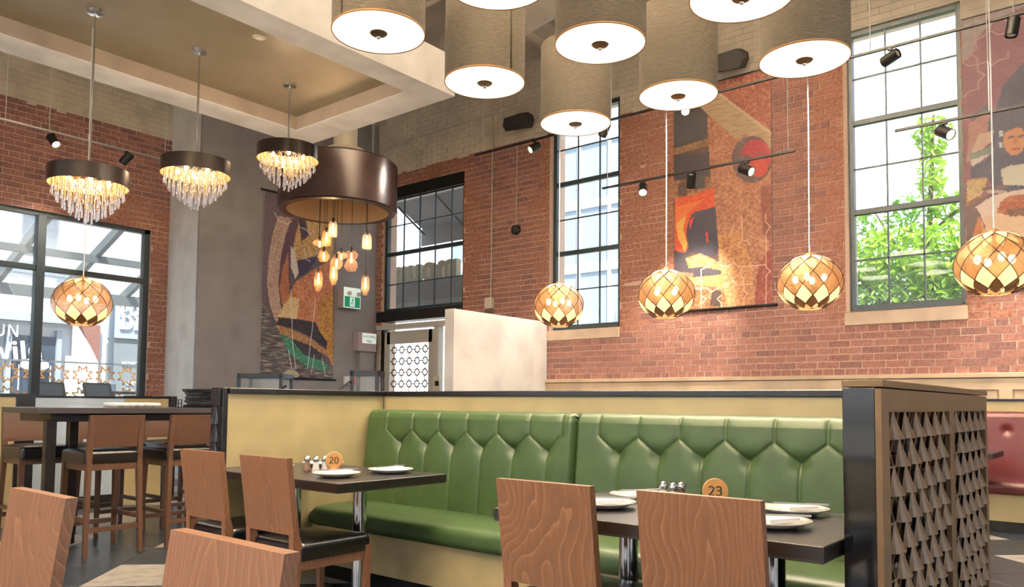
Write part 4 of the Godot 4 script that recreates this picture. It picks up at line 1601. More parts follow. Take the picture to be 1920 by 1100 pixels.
func build_chandeliers() -> void:
	var kinds := []
	var rings := [[0.262, 26, 5, 0.06], [0.222, 21, 8, 0.075], [0.178, 16, 11, 0.085], [0.13, 12, 13, 0.09], [0.082, 7, 15, 0.095], [0.03, 3, 17, 0.10]]
	for q in rings: kinds.append(crystal_strand(q[2], q[3]))
	var spots := [[-2.65, 2.90, "crystal drum chandelier on the longest rod under the ceiling tray"], [-3.555, 3.20, "crystal drum chandelier on the middle rod under the ceiling tray"], [-4.515, 3.58, "crystal drum chandelier on the shortest rod under the ceiling tray"]]
	var first: Node3D
	for k in 3:
		var s: Array = spots[k]
		var t := thing("crystal_chandelier", s[2], "chandelier", Vector3(-6.6, s[1], s[0]), k * 0.5, "crystal chandeliers under the ceiling tray")
		var b := mb()
		b.lathe([Vector2(0.298, -0.03), Vector2(0.30, -0.03), Vector2(0.30, 0.10), Vector2(0.293, 0.10)], 48, false)
		for e in 3: b.bar(Vector3(cos(e * PI / 3), 0.0, sin(e * PI / 3)) * 0.295 + Vector3(0, 0.085, 0), Vector3(-cos(e * PI / 3), 0.0, -sin(e * PI / 3)) * 0.295 + Vector3(0, 0.085, 0), 0.014, 0.01)
		put(b, "drum", M.shade_bronze, t)
		b = mb()
		b.lathe([Vector2(0.293, 0.099), Vector2(0.292, 0.094), Vector2(0.292, -0.028), Vector2(0.299, -0.031)], 48, false)
		put(b, "drum_lining", M.shade_copper, t)
		var top: float = 4.332 - s[1]
		b = mb()
		b.tube([Vector3(0, 0.1, 0), Vector3(0, top - 0.02, 0)], 0.009, 8)
		put(b, "rod", M.chrome, t)
		b = mb()
		b.lathe([Vector2(0, top - 0.035), Vector2(0.062, top - 0.032), Vector2(0.065, top - 0.004), Vector2(0.0, top)], 28, false)
		put(b, "canopy", M.chrome, t)
		for e in 5:
			b = mb()
			b.ball(Vector3(cos(e * TAU / 5 + 0.3) * 0.15, 0.0, sin(e * TAU / 5 + 0.3) * 0.15), 0.02, 8, 6, 1.3)
			put(b, "bulb", M.bulb, t)
		for i in rings.size():
			var q: Array = rings[i]
			for j in q[1]:
				var a: float = TAU * (j + 0.5 * (i % 2)) / q[1]
				var o := put(kinds[i][0], "bead_strand", M.gold_bead, t)
				o.position = Vector3(cos(a) * q[0], 0.0 - i * 0.006, sin(a) * q[0])
				o.rotation.y = a * 3.0
				var d := put(kinds[i][1], "crystal_drop", M.crystal, o)
		omni(t, Vector3(0, 0.045, 0), Color(1.0, 0.89, 0.74), CHAND, 0.1)


func build_big_drum() -> void:
	var c := Vector3(-8.40, 3.70, -6.55)
	var t := thing("ceiling_drum", "big round dark brown drum hung over the glass pendants", "canopy", c)
	var ro := 0.785
	var ri := 0.668
	var b := mb()
	b.lathe([Vector2(ri, 0.0), Vector2(ro - 0.02, 0.0), Vector2(ro, 0.02), Vector2(ro, 0.62), Vector2(ro - 0.02, 0.64), Vector2(0.0, 0.64)], 80, false)
	put(b, "drum", M.brown_drum, t)
	b = mb()
	b.lathe([Vector2(0.0, 0.35), Vector2(ri, 0.35), Vector2(ri, 0.001)], 80, false)
	put(b, "drum_lining", M.drum_inside, t)
	b = mb()
	b.lathe([Vector2(0.0, 0.315), Vector2(0.22, 0.315), Vector2(0.22, 0.35), Vector2(0.0, 0.35)], 40, false)
	put(b, "pendant_canopy", M.shade_bronze, t)
	b = mb()
	for k in 3:
		var a := k * TAU / 3 + 0.35
		for d in [-0.05, 0.05]: b.tube([Vector3(cos(a) * 0.7, 0.63, sin(a) * 0.7), Vector3(cos(a) * 0.7 + d, CEIL - c.y, sin(a) * 0.7)], 0.004, 5)
	put(b, "hanging_wires", M.cable_white, t)
	# the glass pendants: place of the glass centre, shape
	var jar := [Vector2(0, -0.1), Vector2(0.045, -0.1), Vector2(0.062, -0.085), Vector2(0.062, 0.07), Vector2(0.045, 0.1), Vector2(0.018, 0.115)]
	var bottle := [Vector2(0, -0.15), Vector2(0.03, -0.15), Vector2(0.036, -0.10), Vector2(0.055, -0.075), Vector2(0.055, 0.075), Vector2(0.038, 0.11), Vector2(0.015, 0.125)]
	var disc := [Vector2(0, -0.05), Vector2(0.05, -0.045), Vector2(0.088, -0.012), Vector2(0.088, 0.012), Vector2(0.05, 0.042), Vector2(0.018, 0.055)]
	var gourd := [Vector2(0, -0.175), Vector2(0.05, -0.165), Vector2(0.09, -0.11), Vector2(0.08, -0.05), Vector2(0.045, -0.015), Vector2(0.075, 0.015), Vector2(0.092, 0.055), Vector2(0.06, 0.095), Vector2(0.016, 0.11)]
	var ball := [Vector2(0, -0.085), Vector2(0.05, -0.075), Vector2(0.085, -0.02), Vector2(0.085, 0.02), Vector2(0.05, 0.07), Vector2(0.016, 0.085)]
	var list := [
		[-8.37, 3.44, -6.45, jar, "clear_glass", "clear glass jar pendant hanging highest under the brown drum"], [-8.57, 3.35, -6.5, jar, "amber_glass", "amber glass jar pendant beside the highest clear jar"],
		[-7.972, 3.268, -6.70, jar, "clear_glass", "clear glass jar pendant hanging apart near the brick corner"], [-8.04, 3.02, -6.5, gourd, "amber_glass", "amber double-bulb glass pendant under the brown drum"],
		[-8.28, 2.98, -6.45, ball, "amber_glass", "amber round glass pendant beside the double-bulb one"], [-8.45, 3.245, -6.30, disc, "amber_glass", "flat amber disc pendant before the bread print"],
		[-8.887, 3.18, -6.70, ball, "amber_glass", "amber round glass pendant below the flat disc one"], [-8.54, 2.765, -6.36, bottle, "amber_glass", "amber bottle pendant hanging lowest before the bread print"],
		[-8.53, 2.88, -6.6, bottle, "amber_glass", "amber bottle pendant tucked behind the lowest bottles"], [-8.226, 2.748, -6.90, bottle, "amber_glass", "amber bottle pendant hanging lowest by the brick corner"],
		[-8.44, 3.13, -6.65, disc, "amber_glass", "flat amber disc pendant in the middle of the cluster"]]
	for e in list:
		var p := thing("glass_pendant", e[5], "pendant lamp", Vector3(e[0], e[1], e[2]), 0.0, "glass pendants under the brown drum")
		b = mb()
		b.lathe(e[3], 20, true)
		put(b, "glass_shade", M[e[4]], p)
		var top: float = e[3][-1].y
		b = mb()
		b.lathe([Vector2(0.0, top - 0.03), Vector2(0.016, top - 0.03), Vector2(0.018, top + 0.03), Vector2(0.006, top + 0.05), Vector2(0, top + 0.05)], 10, false)
		put(b, "socket", M.shade_bronze, p)
		b = mb()
		b.tube([Vector3(0, top + 0.04, 0), Vector3(0, 4.02 - e[1], 0)], 0.004, 5)
		put(b, "cord", M.cable_black, p)
		b = mb()
		b.lathe([Vector2(0, -0.06), Vector2(0.012, -0.055), Vector2(0.014, 0.02), Vector2(0.007, top - 0.03), Vector2(0, top - 0.03)], 8, true)
		put(b, "filament_bulb", M.filament, p)
		omni(p, Vector3(0, -0.02, 0), Color(1.0, 0.82, 0.60), PEND, 0.012)


func track_head(t: Node3D, p: Vector3, aim: Vector3, m: Material, lit: bool, power: float) -> void:
	# p is where the stem leaves the rail; aim is the way the lamp points
	var h := Node3D.new()
	h.name = "spot_head"
	t.add_child(h, true)
	h.position = p
	var b := mb()
	b.rbox(Vector3(0, -0.012, 0), Vector3(0.05, 0.024, 0.03), 0.004)
	b.tube([Vector3(0, -0.02, 0), Vector3(0, -0.075, 0)], 0.008, 8)
	put(b, "stem", m, h)
	var d := aim.normalized()
	var s := d.cross(Vector3.UP).normalized()
	var up := s.cross(d)
	var xf := Transform3D(Basis(s, d, s.cross(d)), Vector3(0, -0.10, 0))
	b = mb(xf)
	b.lathe([Vector2(0.0, -0.09), Vector2(0.045, -0.09), Vector2(0.055, -0.08), Vector2(0.055, 0.085), Vector2(0.048, 0.09), Vector2(0.046, 0.07), Vector2(0.0, 0.07)], 24, false)
	put(b, "lamp_can", m, h)
	b = mb(xf)
	b.lathe([Vector2(0.0, 0.071), Vector2(0.046, 0.071), Vector2(0.0, 0.082)].slice(0, 2) + [Vector2(0.03, 0.080), Vector2(0.0, 0.084)], 20, true)
	put(b, "lens", M.spot_lens if lit else M.cream_metal, h)
	if power > 0.0:
		var l := SpotLight3D.new()
		l.name = "lamp_light"
		l.light_color = SOFT
		l.light_energy = power
		l.light_size = 0.04
		l.spot_angle = 30.0
		l.spot_angle_attenuation = 0.8
		l.spot_range = 25.0
		l.shadow_enabled = true
		h.add_child(l, true)
		l.transform = Transform3D(Basis.looking_at(d, Vector3.UP if absf(d.y) < 0.95 else Vector3.BACK), Vector3(0, -0.10, 0) + d * 0.10)


func rail(t: Node3D, a: Vector3, b: Vector3, m: Material, hang: Array, cable: Material, up := Vector3.UP) -> void:
	var k := mb()
	k.bar(a, b, 0.034, 0.022)
	put(k, "rail", m, t)
	for f in hang:
		k = mb()
		var p := a.lerp(b, f)
		k.tube([p, Vector3(p.x, CEIL, p.z)], 0.005, 6)
		put(k, "suspension_cable", cable, t)


func build_tracks() -> void:
	var t := thing("track_light", "black upper spotlight track along the brick window wall", "track light")
	rail(t, Vector3(-7.6, 4.79, -8.4), Vector3(0.2, 4.79, -8.4), M.dark_metal, [0.02, 0.3, 0.7, 0.86, 0.97], M.cable_white)
	track_head(t, Vector3(-6.50, 4.78, -8.4), Vector3(-0.3, -0.55, 0.8), M.dark_metal, true, SPOT * 0.5)
	track_head(t, Vector3(-5.36, 4.78, -8.4), Vector3(-1.35, -2.9, 0.3), M.dark_metal, false, SPOT * 1.6)  # unlit head; its beam is added to brighten the entrance screen wall
	track_head(t, Vector3(-4.22, 4.78, -8.4), Vector3(0.35, -0.6, 0.75), M.dark_metal, true, SPOT * 0.4)
	track_head(t, Vector3(-1.95, 4.78, -8.4), Vector3(0.95, 0.25, 0.35), M.dark_metal, false, 0.0)
	track_head(t, Vector3(-0.90, 4.78, -8.4), Vector3(-0.15, -0.95, 0.1), M.dark_metal, false, SPOT)
	t = thing("track_light", "black lower spotlight track crossing the fire print", "track light")
	rail(t, Vector3(-5.323, 3.887, -8.3), Vector3(-2.89, 3.887, -8.3), M.dark_metal, [0.03, 0.97], M.cable_white)
	track_head(t, Vector3(-4.743, 3.877, -8.3), Vector3(0.35, -0.65, 0.6), M.dark_metal, true, SPOT * 0.4)
	track_head(t, Vector3(-4.10, 3.877, -8.3), Vector3(-0.3, -0.85, -0.5), M.dark_metal, false, SPOT)
	track_head(t, Vector3(-3.43, 3.877, -8.3), Vector3(0.85, -0.5, 0.3), M.dark_metal, true, SPOT * 0.5)
	t = thing("track_light", "short black spotlight track in front of the tree window", "track light")
	rail(t, Vector3(-1.897, 3.887, -8.3), Vector3(0.4, 3.887, -8.3), M.dark_metal, [0.35, 0.9], M.cable_white)
	track_head(t, Vector3(-1.457, 3.877, -8.3), Vector3(0.65, -0.55, 0.5), M.dark_metal, true, SPOT * 0.5)
	track_head(t, Vector3(-0.4, 3.877, -8.3), Vector3(-0.1, -0.9, -0.35), M.dark_metal, true, SPOT)
	t = thing("track_light", "silver spotlight track hung in front of the brick street wall", "track light")
	rail(t, Vector3(-10.55, 4.49, -5.30), Vector3(-10.55, 4.49, -1.6), M.silver_track, [0.02, 0.42, 0.55], M.cable_white)
	track_head(t, Vector3(-10.55, 4.48, -3.80), Vector3(0.75, -0.75, -0.15), M.dark_metal, true, SPOT * 0.5)
	track_head(t, Vector3(-10.55, 4.48, -4.70), Vector3(-0.45, -0.8, 0.5), M.dark_metal, false, SPOT)


# ------------------------------------------------------------------ printed banners: outlines as shares of the cloth's width and height

const PRINT_FIRE := [
	[180, 125, 98, 1.00, 1, [0.447, -0.007, 1.020, 0.014, 1.033, 1.043, 0.569, 1.030, 0.522, 0.925, 0.470, 0.772, 0.450, 0.631, 0.429, 0.536, 0.397, 0.416, 0.376, 0.319, 0.361, 0.163, 0.390, 0.082]],
	[150, 88, 72, 1.00, 1, [0.447, -0.007, 1.020, 0.014, 1.015, 0.263, 0.769, 0.181, 0.502, 0.058]],
	[138, 66, 58, 0.80, 1, [0.862, 0.837, 1.015, 0.733, 1.033, 1.043, 0.816, 1.037]],
	[120, 66, 56, 0.80, 1, [0.893, 0.501, 1.020, 0.488, 1.015, 0.755, 0.915, 0.705]],
	[205, 146, 100, 0.80, 1, [0.466, 0.679, 0.682, 0.669, 0.820, 0.835, 0.806, 1.037, 0.569, 1.030, 0.492, 0.820]],
	[48, 46, 50, 0.10, 1, [-0.005, 0.064, 0.362, 0.079, 0.365, 0.252, -0.005, 0.261]],
	[134, 104, 78, 0.50, 1, [-0.005, 0.256, 0.377, 0.243, 0.382, 0.277, -0.006, 0.286]],
	[40, 34, 40, 0.10, 1, [-0.006, 0.288, 0.382, 0.305, 0.386, 0.420, -0.007, 0.403]],
	[132, 92, 66, 0.90, 1, [-0.007, 0.403, 0.397, 0.416, 0.424, 0.493, -0.007, 0.491]],
	[46, 40, 44, 0.10, 1, [0.216, 0.401, 0.330, 0.405, 0.341, 0.464, 0.215, 0.461]],
	[70, 50, 44, 0.30, 1, [0.041, 0.424, 0.129, 0.419, 0.146, 0.480, 0.041, 0.480]],
	[228, 100, 70, 0.35, 1, [0.005, 0.487, 0.215, 0.483, 0.430, 0.466, 0.440, 0.551, 0.305, 0.565, 0.192, 0.567, 0.133, 0.635, 0.155, 0.713, 0.115, 0.745, 0.003, 0.720]],
	[250, 140, 84, 0.20, 1, [0.016, 0.526, 0.328, 0.510, 0.215, 0.540, 0.145, 0.564, 0.075, 0.620, 0.016, 0.629]],
	[255, 200, 104, 0.10, 1, [0.028, 0.600, 0.134, 0.568, 0.098, 0.633, 0.144, 0.698, 0.115, 0.730, 0.039, 0.668]],
	[46, 44, 58, 0.06, 1, [0.226, 0.560, 0.445, 0.556, 0.471, 0.749, 0.448, 0.776, 0.167, 0.738, 0.138, 0.665, 0.168, 0.595]],
	[228, 90, 80, 0.10, 1, [0.338, 0.662, 0.361, 0.654, 0.372, 0.702, 0.349, 0.707]],
	[220, 84, 90, 0.10, 1, [0.168, 0.595, 0.215, 0.583, 0.185, 0.627, 0.168, 0.642]],
	[56, 52, 62, 0.10, 1, [0.003, 0.724, 0.155, 0.742, 0.492, 0.820, 0.502, 0.857, 0.212, 0.854, 0.003, 0.831]],
	[190, 128, 84, 0.70, 1, [0.121, 0.764, 0.281, 0.748, 0.492, 0.801, 0.492, 0.834, 0.314, 0.811, 0.155, 0.809]],
	[150, 92, 72, 0.60, 1, [0.003, 0.816, 0.212, 0.835, 0.200, 0.863, 0.002, 0.859]],
	[196, 146, 84, 0.60, 1, [0.155, 0.852, 0.502, 0.853, 0.523, 0.909, 0.188, 0.900]],
	[150, 100, 66, 0.90, 1, [0.002, 0.869, 0.523, 0.909, 0.575, 1.030, 0.002, 1.025]],
	[60, 48, 44, 0.20, 1, [0.413, 0.914, 0.501, 0.926, 0.489, 0.993, 0.379, 0.982]],
	[192, 166, 134, 0.35, 2, [0.254, 0.082, 0.474, 0.044, 1.025, 0.286, 1.023, 0.358, 0.758, 0.260, 0.662, 0.279]],
	[222, 200, 168, 0.20, 2, [0.474, 0.044, 1.025, 0.286, 1.025, 0.300, 0.502, 0.070]],
	[58, 42, 48, 0.50, 1, [1.007, 0.393, 0.992, 0.429, 0.949, 0.458, 0.886, 0.475, 0.811, 0.476, 0.735, 0.463, 0.670, 0.435, 0.627, 0.399, 0.612, 0.358, 0.628, 0.321, 0.672, 0.292, 0.738, 0.276, 0.815, 0.275, 0.890, 0.290, 0.952, 0.318, 0.994, 0.354]],
	[158, 58, 66, 0.50, 1, [1.002, 0.383, 0.991, 0.412, 0.958, 0.434, 0.910, 0.446, 0.853, 0.448, 0.795, 0.437, 0.747, 0.416, 0.714, 0.388, 0.703, 0.357, 0.715, 0.328, 0.748, 0.306, 0.798, 0.293, 0.856, 0.293, 0.913, 0.304, 0.961, 0.325, 0.992, 0.353]],
	[74, 48, 50, 0.60, 1, [0.818, 0.404, 0.812, 0.423, 0.798, 0.438, 0.778, 0.447, 0.754, 0.449, 0.730, 0.443, 0.710, 0.431, 0.696, 0.413, 0.692, 0.393, 0.697, 0.374, 0.711, 0.359, 0.732, 0.349, 0.756, 0.348, 0.780, 0.354, 0.800, 0.367, 0.813, 0.384]],
	[190, 80, 72, 0.40, 1, [0.972, 0.421, 0.964, 0.438, 0.944, 0.451, 0.914, 0.458, 0.878, 0.459, 0.843, 0.453, 0.813, 0.440, 0.793, 0.424, 0.786, 0.406, 0.794, 0.389, 0.815, 0.376, 0.845, 0.368, 0.881, 0.368, 0.915, 0.375, 0.945, 0.387, 0.965, 0.403]],
]
const PRINT_FIRE_LINES := [
	[0.709, 0.613, 0.718, 0.716, 0.770, 0.724, 0.785, 0.743],
	[0.942, 0.617, 0.942, 0.651, 0.986, 0.676, 0.945, 0.698, 0.942, 0.841, 0.982, 0.860, 0.942, 0.876, 0.939, 1.010],
	[0.492, 0.810, 0.578, 0.824, 0.621, 0.803, 0.674, 0.828, 0.942, 0.832],
	[0.212, 0.897, 0.292, 0.857, 0.292, 0.822, 0.382, 0.810],
	[0.292, 0.822, 0.290, 0.998],
	[0.212, 0.901, 0.358, 0.907, 0.397, 0.927, 0.490, 0.903],
	[0.716, 0.830, 0.684, 0.856, 0.725, 0.880, 0.725, 0.933, 0.756, 0.945, 0.724, 0.967, 0.723, 1.012],
	[0.501, 0.913, 0.577, 0.897, 0.620, 0.883, 0.662, 0.905, 0.818, 0.907],
	[0.291, 0.935, 0.346, 0.953, 0.290, 0.970],
	[0.501, 0.943, 0.462, 0.957, 0.500, 0.977, 0.500, 1.009],
]
const PRINT_FIGURE := [
	[122, 86, 98, 0.15, 1, [-0.010, -0.077, 0.575, -0.066, 0.512, 1.123, -0.062, 1.107]],
	[160, 150, 152, 0.15, 1, [-0.010, -0.077, 0.575, -0.066, 0.572, -0.009, 0.290, 0.027, 0.142, 0.065, 0.044, 0.151, -0.021, 0.163]],
	[38, 42, 66, 0.12, 1, [0.209, 0.377, 0.278, 0.278, 0.441, 0.201, 0.562, 0.179, 0.537, 0.663, 0.224, 0.658, 0.154, 0.595, 0.036, 0.590, 0.046, 0.547, 0.157, 0.537, 0.203, 0.493, 0.163, 0.406, 0.031, 0.369, 0.167, 0.334]],
	[176, 136, 132, 0.30, 1, [0.037, 0.393, 0.165, 0.359, 0.187, 0.369, 0.162, 0.433, 0.039, 0.527, 0.016, 0.529]],
	[212, 184, 166, 0.20, 1, [0.110, 0.435, 0.205, 0.433, 0.197, 0.467, 0.039, 0.527, 0.056, 0.489]],
	[122, 132, 124, 0.20, 1, [0.033, 0.503, 0.196, 0.486, 0.202, 0.514, 0.039, 0.527]],
	[226, 214, 204, 0.20, 1, [0.039, 0.527, 0.195, 0.513, 0.120, 0.534, 0.053, 0.552]],
	[206, 152, 120, 0.12, 1, [0.416, 0.488, 0.409, 0.508, 0.393, 0.524, 0.368, 0.534, 0.340, 0.536, 0.312, 0.529, 0.288, 0.515, 0.273, 0.496, 0.268, 0.474, 0.275, 0.453, 0.292, 0.437, 0.317, 0.427, 0.346, 0.426, 0.374, 0.433, 0.397, 0.447, 0.412, 0.466]],
	[36, 38, 58, 0.10, 1, [0.278, 0.425, 0.433, 0.421, 0.432, 0.448, 0.356, 0.436, 0.284, 0.448]],
	[52, 36, 36, 0.00, 1, [0.298, 0.465, 0.340, 0.463, 0.340, 0.471, 0.301, 0.473]],
	[52, 36, 36, 0.00, 1, [0.368, 0.468, 0.410, 0.464, 0.413, 0.472, 0.371, 0.476]],
	[184, 126, 98, 0.10, 1, [0.340, 0.473, 0.361, 0.471, 0.367, 0.495, 0.335, 0.495]],
	[140, 70, 66, 0.00, 1, [0.317, 0.509, 0.387, 0.510, 0.380, 0.517, 0.327, 0.516]],
	[214, 212, 214, 0.00, 1, [0.242, 0.438, 0.271, 0.440, 0.269, 0.458, 0.240, 0.460]],
	[214, 212, 214, 0.00, 1, [0.240, 0.479, 0.264, 0.481, 0.264, 0.502, 0.242, 0.500]],
	[224, 216, 196, 0.12, 3, [0.249, 0.580, 0.299, 0.569, 0.542, 0.571, 0.537, 0.663, 0.260, 0.634]],
	[214, 188, 140, 0.50, 1, [0.013, 0.595, 0.154, 0.601, 0.145, 0.633, 0.107, 0.665, 0.069, 0.694, 0.009, 0.693]],
	[92, 62, 48, 0.50, 1, [0.010, 0.678, 0.100, 0.661, 0.099, 0.676, 0.016, 0.694]],
	[84, 66, 66, 0.10, 1, [0.109, 0.634, 0.278, 0.636, 0.281, 0.648, 0.122, 0.643]],
	[186, 166, 156, 0.10, 1, [0.133, 0.644, 0.278, 0.655, 0.302, 0.668, 0.151, 0.655]],
	[74, 58, 58, 0.20, 1, [0.009, 0.693, 0.114, 0.673, 0.195, 0.660, 0.112, 0.718, 0.093, 0.804, 0.002, 0.857]],
	[240, 214, 196, 0.12, 1, [0.068, 0.701, 0.188, 0.667, 0.312, 0.661, 0.537, 0.652, 0.528, 0.839, 0.252, 0.813, 0.145, 0.792, 0.104, 0.731]],
	[166, 96, 70, 0.90, 1, [0.213, 0.730, 0.243, 0.694, 0.295, 0.677, 0.536, 0.678, 0.531, 0.771, 0.312, 0.752]],
	[78, 46, 38, 0.50, 1, [0.271, 0.723, 0.533, 0.730, 0.531, 0.771, 0.298, 0.748]],
	[216, 160, 112, 0.12, 1, [0.001, 0.876, 0.096, 0.734, 0.131, 0.783, 0.253, 0.806, 0.528, 0.829, 0.516, 1.050, -0.006, 1.031]],
	[232, 196, 160, 0.10, 1, [0.119, 0.736, 0.532, 0.763, 0.528, 0.841, 0.188, 0.809, 0.138, 0.787]],
	[186, 122, 80, 0.20, 1, [0.001, 0.872, 0.089, 0.734, 0.116, 0.786, 0.029, 0.897, -0.001, 0.915]],
]
const PRINT_FIGURE_LINES := [
	[0.105, -0.010, 0.100, 0.089, 0.153, 0.082, 0.202, 0.063, 0.210, 0.035],
	[0.105, -0.010, 0.164, -0.007, 0.200, 0.017, 0.249, -0.009],
	[0.100, 0.089, 0.106, 0.120, 0.064, 0.134, 0.108, 0.159, 0.109, 0.205, 0.157, 0.224, 0.112, 0.243, 0.110, 0.272, 0.050, 0.271, 0.005, 0.290],
	[0.006, 0.161, 0.047, 0.178, 0.111, 0.180, 0.174, 0.178, 0.209, 0.198, 0.253, 0.182, 0.319, 0.182, 0.320, 0.157],
	[0.100, 0.089, 0.047, 0.092, 0.009, 0.107],
	[0.209, 0.070, 0.258, 0.091, 0.309, 0.091, 0.318, 0.050, 0.290, 0.027],
]
const PRINT_BREAD := [
	[96, 84, 92, 0.30, 1, [-0.073, 0.006, 1.067, -0.065, 1.129, 1.054, -0.008, 1.037]],
	[84, 88, 96, 0.90, 2, [-0.037, 0.587, 0.387, 0.799, 1.122, 0.931, 1.129, 1.054, -0.008, 1.037]],
	[104, 90, 104, 0.20, 1, [-0.012, 0.020, 0.231, -0.005, 0.117, 0.204, 0.051, 0.468, 0.031, 0.584]],
	[186, 160, 146, 0.60, 1, [0.182, 0.123, 0.368, 0.118, 0.287, 0.219, 0.231, 0.341, 0.204, 0.488, 0.240, 0.608, 0.278, 0.652, 0.190, 0.708, 0.101, 0.609, 0.060, 0.497, 0.071, 0.352, 0.112, 0.234]],
	[52, 44, 50, 0.20, 1, [0.190, 0.708, 0.278, 0.652, 0.386, 0.770, 0.801, 0.853, 0.899, 0.941, 0.578, 0.924, 0.391, 0.863]],
	[92, 64, 80, 0.20, 1, [0.353, 0.125, 0.485, 0.119, 0.404, 0.239, 0.370, 0.390, 0.345, 0.567, 0.255, 0.618, 0.210, 0.458, 0.243, 0.311, 0.294, 0.219]],
	[176, 112, 78, 0.40, 1, [0.255, 0.397, 0.328, 0.304, 0.359, 0.567, 0.269, 0.618, 0.227, 0.515]],
	[198, 164, 104, 0.80, 1, [0.470, 0.115, 0.951, 0.040, 0.967, 0.325, 0.754, 0.309, 0.544, 0.360, 0.432, 0.451, 0.370, 0.390, 0.404, 0.239]],
	[214, 206, 200, 0.20, 1, [0.355, 0.273, 0.415, 0.298, 0.473, 0.412, 0.432, 0.451, 0.363, 0.390]],
	[64, 54, 84, 0.20, 1, [0.447, 0.349, 0.707, 0.306, 0.767, 0.271, 0.650, 0.377, 0.490, 0.441]],
	[204, 132, 92, 0.70, 1, [0.195, 0.673, 0.283, 0.605, 0.337, 0.556, 0.447, 0.461, 0.772, 0.356, 0.966, 0.306, 1.001, 0.933, 0.894, 0.844, 0.766, 0.787, 0.490, 0.696]],
	[222, 196, 146, 0.40, 1, [0.195, 0.673, 0.283, 0.605, 0.373, 0.554, 0.496, 0.559, 0.460, 0.691]],
	[196, 142, 68, 0.70, 1, [0.783, 0.544, 0.977, 0.503, 0.999, 0.902, 0.861, 0.830, 0.779, 0.742]],
	[46, 42, 52, 0.30, 1, [0.195, 0.673, 0.488, 0.672, 0.729, 0.680, 0.794, 0.732, 0.906, 0.783, 0.893, 0.829, 0.673, 0.766, 0.463, 0.732, 0.275, 0.716]],
	[172, 130, 84, 0.70, 1, [0.183, 0.711, 0.383, 0.729, 0.673, 0.772, 0.909, 0.838, 0.911, 0.868, 0.723, 0.831, 0.437, 0.786, 0.250, 0.763]],
	[56, 50, 66, 0.20, 1, [0.445, 0.786, 0.683, 0.814, 0.840, 0.860, 0.803, 0.895, 0.574, 0.865]],
	[52, 140, 112, 0.70, 1, [0.242, 0.763, 0.408, 0.787, 0.574, 0.865, 0.834, 0.894, 0.914, 0.916, 0.916, 0.956, 0.615, 0.929, 0.391, 0.869]],
	[60, 46, 60, 0.20, 1, [0.455, 0.116, 0.544, 0.108, 0.609, 0.193, 0.507, 0.237]],
	[178, 176, 150, 0.40, 1, [0.514, 0.978, 0.506, 0.988, 0.483, 0.997, 0.448, 1.003, 0.407, 1.006, 0.365, 1.004, 0.331, 0.999, 0.307, 0.991, 0.299, 0.981, 0.306, 0.971, 0.329, 0.962, 0.363, 0.956, 0.404, 0.953, 0.445, 0.955, 0.481, 0.960, 0.506, 0.968]],
]
const PRINT_BREAD_LINES := [
	[0.378, 0.522, 0.416, 0.798, 0.468, 0.943],
	[0.722, 0.548, 0.680, 0.745, 0.631, 0.940],
	[0.361, 0.844, 0.411, 0.944],
	[0.833, 0.882, 0.894, 0.984],
	[0.724, 0.863, 0.685, 0.969],
	[0.132, 0.110, 0.183, 0.146, 0.312, 0.158, 0.368, 0.135],
	[0.458, 0.160, 0.570, 0.166, 0.624, 0.191, 0.683, 0.156],
	[0.554, 0.272, 0.573, 0.331, 0.633, 0.342],
]


func paint_print(polys: Array, lines: Array, base: Color, line_color: Color, w: int, h: int, sd: int) -> ImageTexture:
	var n1 := noise(sd, 0.05, 4)
	var n2 := noise(sd + 1, 0.16, 3)
	var n3 := noise(sd + 2, 0.02, 3)
	var list := []
	for e in polys:
		var p := PackedVector2Array()
		var lo := Vector2(9, 9)
		var hi := Vector2(-9, -9)
		for k in range(0, e[5].size(), 2):
			var v := Vector2(e[5][k] * w, e[5][k + 1] * h)
			p.append(v)
			lo = lo.min(v)
			hi = hi.max(v)
		list.append([Color8(e[0], e[1], e[2]), e[3], e[4], p, lo, hi])
	var im := Image.create(w, h, false, Image.FORMAT_RGB8)
	for y in h:
		for x in w:
			# edges wander a little, as in a photograph of food and fire
			var jit := Vector2(n2.get_noise_2d(x, y + 300.0), n2.get_noise_2d(x + 500.0, y)) * 3.2
			var q := Vector2(x, y) + jit
			var c := base
			var amount := 0.2
			var kind := 1
			for e in list:
				if q.x < e[4].x or q.y < e[4].y or q.x > e[5].x or q.y > e[5].y: continue
				if Geometry2D.is_point_in_polygon(q, e[3]):
					c = e[0]; amount = e[1]; kind = e[2]
			var v := 0.0
			if kind == 1: v = n1.get_noise_2d(x * 1.3, y * 1.6) * 0.7 + n2.get_noise_2d(x, y * 1.3) * 0.55 + n3.get_noise_2d(x, y) * 0.3
			elif kind == 2: v = n1.get_noise_2d(x * 0.35, y * 2.6) * 1.3
			else: v = sin(y * 1.4) * 0.6
			v *= amount
			if v > 0: c = c.lerp(Color(1.0, 0.86, 0.70), minf(v * 0.85, 0.8))
			else: c = c.lerp(Color(0.26, 0.12, 0.10), minf(-v * 0.9, 0.75))
			im.set_pixel(x, y, c)
	for l in lines:
		for k in range(0, l.size() - 2, 2):
			var a := Vector2(l[k] * w, l[k + 1] * h)
			var b := Vector2(l[k + 2] * w, l[k + 3] * h)
			var steps := int(a.distance_to(b)) + 1
			for s in steps + 1:
				var p := a.lerp(b, float(s) / steps)
				for dx in 3:
					for dy in 3:
						var ix := int(p.x) + dx - 1
						var iy := int(p.y) + dy - 1
						if ix >= 0 and iy >= 0 and ix < w and iy < h: im.set_pixel(ix, iy, im.get_pixel(ix, iy).lerp(line_color, 0.5))
	return ImageTexture.create_from_image(im)


